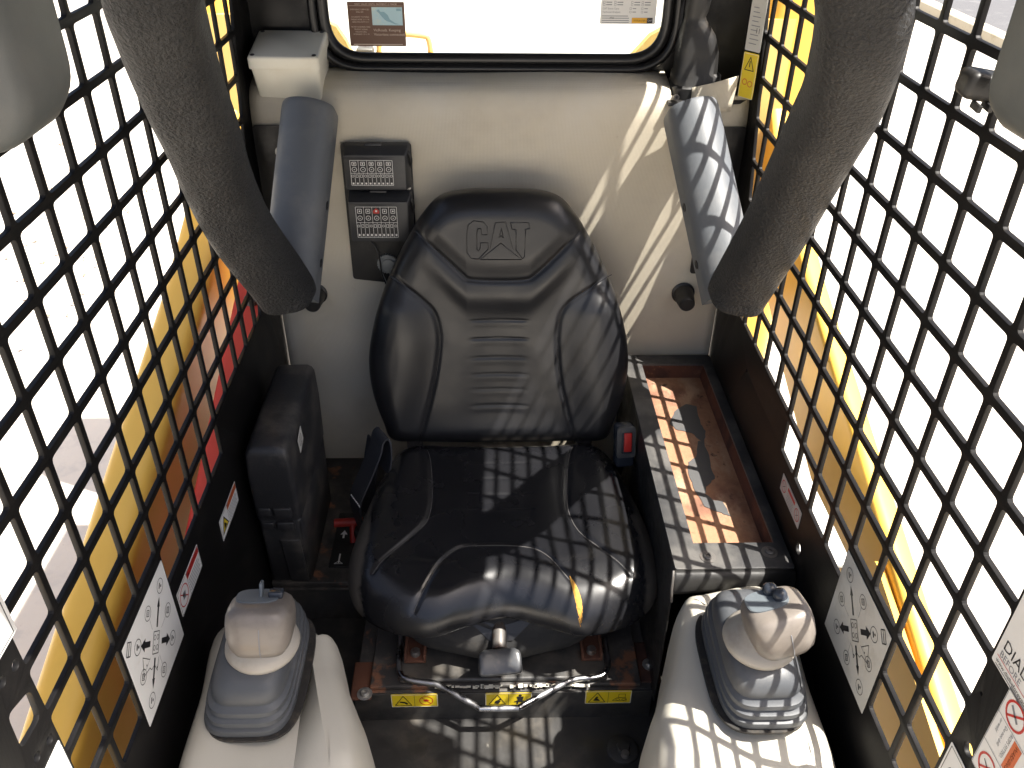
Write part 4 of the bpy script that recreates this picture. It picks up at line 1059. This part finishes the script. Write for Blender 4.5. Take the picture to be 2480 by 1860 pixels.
# ================================================================== RUBBER BOOT ON THE REAR CORNER
bt = thing("rubber_boot", "black moulded rubber boot in the rear corner beside the window", "boot", (.335, 1.52, .908))
rings = []
for z, hx, hy, dx in ((.912, .046, .040, .004), (.930, .046, .040, .004), (.934, .041, .036, .003), (.948, .0405, .035, .003), (.952, .036, .032, .001), (.985, .0345, .031, .0), (1.012, .029, .027, -.003), (1.034, .0185, .019, -.009), (1.040, .0170, .018, -.010), (1.046, .0185, .019, -.009), (1.075, .0200, .020, -.006), (1.20, .020, .020, .0), (1.36, .02, .02, .0)):
    rings.append(superell(.334 + dx, 1.522, hx, hy, z, 4 if z < 1.02 else 2.6, 40))
loft("sleeve", rings, "black_rubber", bt, 42)
bolt("base_screw", (.298, 1.478, .918), (0, -1, .2), .005, bt, "dull_metal", .006, False)

# ================================================================== UPPER FRONT CONSOLES
for s, lab in ((-1, "rounded grey plastic console at the upper left, nearest the camera"), (1, "rounded grey plastic console at the upper right, nearest the camera")):
    root = thing("overhead_console", lab, "console", (.38 * s, .60, 1.09), "overhead consoles")
    rings = []
    for y, i in ((.560, .016), (.5625, .007), (.568, .002), (.58, 0), (.63, 0), (.65, .004)):
        x0, x1 = (.350, .4285) if s > 0 else (.320, .4285)
        rings.append([(a * s, y, b) for a, b in round_poly([(x0 + i, 1.128 + i), (x1 - i * .2, 1.128 + i), (x1 - i * .2, 1.44), (x0 + i, 1.44)], .050, 10)])
    loft("cover", rings, "panel_grey", root, 40)
    bm = bmesh.new(); P = [Vector((a * s, .5665, b)) for a, b in round_poly([((.362 if s > 0 else .332), 1.140), (.43, 1.140), (.43, 1.43), ((.362 if s > 0 else .332), 1.43)], .045, 10)]
    sweep(bm, P, .0012, 6); bm_obj("trim_line", bm, "boot_rubber", root, 60)
ph = thing("window_latch", "dark ribbed latch handle beside the upper right console", "latch", (.40, .705, 1.14))
bm = bmesh.new(); add_box(bm, (.393, .706, 1.142), (.058, .030, .022), .006, 3, rot(0, 8, -8)); bm_obj("grip", bm, "black_rubber", ph, 40)
bm = bmesh.new()
for i in range(4): add_box(bm, (.374 + i * .009, .694, 1.130 + i * .0005), (.004, .018, .006), .001, 2, rot(0, 8, -8))
bm_obj("rib", bm, "black_rubber", ph, 40)
box("mount", (.420, .708, 1.142), (.016, .05, .04), "black_paint", ph, .003)

# ================================================================== OUTSIDE: LIFT ARMS, BRACE, ENGINE COVER
def loader_boom(s):
    lab = "yellow loader arm outside the left screen, red brace against it" if s < 0 else "yellow loader arm outside the right screen"
    root = thing("loader_boom", lab, "loader arm", (.56 * s, 1.0, -.1), "loader arms")
    zt = (lambda y: .311 + .317 * (y - .691)) if s < 0 else (lambda y: .284 + .359 * (y - .732))
    xi, xo, rr_ = (.560, .650, .034) if s < 0 else (.600, .645, .020)
    rings = []
    for y in (-.9, -.5, 0, .3, .6, .9, 1.2, 1.5, 1.8, 1.9):
        t = zt(y) if y < 1.75 else zt(1.75) + (y - 1.75) * .9; b = t - (.62 if s < 0 else .235 + .35 * max(0, 1.1 - y))
        rings.append([(a * s, y, q) for a, q in round_poly([(xi, b), (xo, b), (xo, t), (xi, t + .010)], rr_, 6)])
    loft("arm_beam", rings, "yellow_paint", root, 60)
    bm = bmesh.new(); add_box(bm, (.635 * s, 2.06, .55), (.16, .34, 1.5), .045, 5); bm_obj("tower", bm, "yellow_paint", root, 50)
    if s > 0:
        plate("gusset", [round_poly([(.30, -.05), (1.05, -.05), (.98, .20), (.955, .345), (.30, .160)], .01)], .005, (.592, 0, 0), YU, ZU, "yellow_paint", root)
    return root
loader_boom(-1); loader_boom(1)
br = thing("lift_arm_brace", "red steel lift arm brace lying beside the left yellow arm", "brace", (-.50, 1.3, .40))
rings = []
for y in (.83, .85, 1.1, 1.3, 1.5, 1.62):
    zc = .338 + .400 * (y - 1.026)
    k = .6 if y < .84 else 1
    rings.append([(a, y, zc + b * k) for a, b in round_poly([(-.510, -.06), (-.445, -.06), (-.445, .018), (-.510, .032)], .012, 5)])
loft("channel", rings, "red_paint", br, 50)
lathe("pin", [(.014, 0), (.014, .012), (.010, .014), (0, .014)], (-.478, 1.46, .530), "dull_metal", br, (.2, 0, 1), 20)
ec = thing("engine_cover", "yellow engine cover and rear posts seen low through the rear window", "engine cover", (0, 2.0, .2))
sil = [(-.62, .3), (.62, .3), (.62, .965), (.372, .958), (.345, .945), (.318, .930), (.268, .872), (-.300, .872), (-.318, .915), (-.336, .944), (-.365, .958), (-.62, .968)]
plate("rear_bulkhead", [sil], .012, (0, 1.90, 0), XU, ZU, "pale_yellow", ec)
py_obj("hood", [(-.30, 1.915, .868), (.27, 1.915, .868), (.25, 2.5, .45), (-.28, 2.5, .45), (-.30, 1.915, .3), (.27, 1.915, .3), (.25, 2.5, .3), (-.28, 2.5, .3)], [(0, 1, 2, 3), (0, 4, 5, 1), (1, 5, 6, 2), (2, 6, 7, 3), (3, 7, 4, 0)], "pale_yellow", ec)
tube("hood_handle", [(-.26, 1.95, .86), (-.255, 1.95, .905), (-.24, 1.95, .918), (-.165, 1.95, .914), (-.150, 1.95, .905), (-.145, 1.95, .86)], .006, "pale_yellow", ec, 10, 4)
box("hinge_block", (-.285, 1.93, .872), (.036, .03, .045), "dull_metal", ec, .004)
# chassis rail with bolt seen below the right arm
cr = thing("chassis_step", "pale grey chassis ledge with bolt below the right lift arm", "ledge", (.49, 1.1, .33))
box("ledge", (.490, 1.20, .366), (.085, .56, .010), "sticker_dirty", cr, .002, rm=rot(0, 0, 0))
bolt("ledge_bolt", (.487, 1.000, .371), (0, 0, 1), .012, cr, "zinc", .008)
tube("hose", [(.470, 1.46, .380), (.468, 1.3, .379), (.466, 1.15, .379), (.465, 1.03, .378)], .007, "cream_plastic", cr, 10, 4)
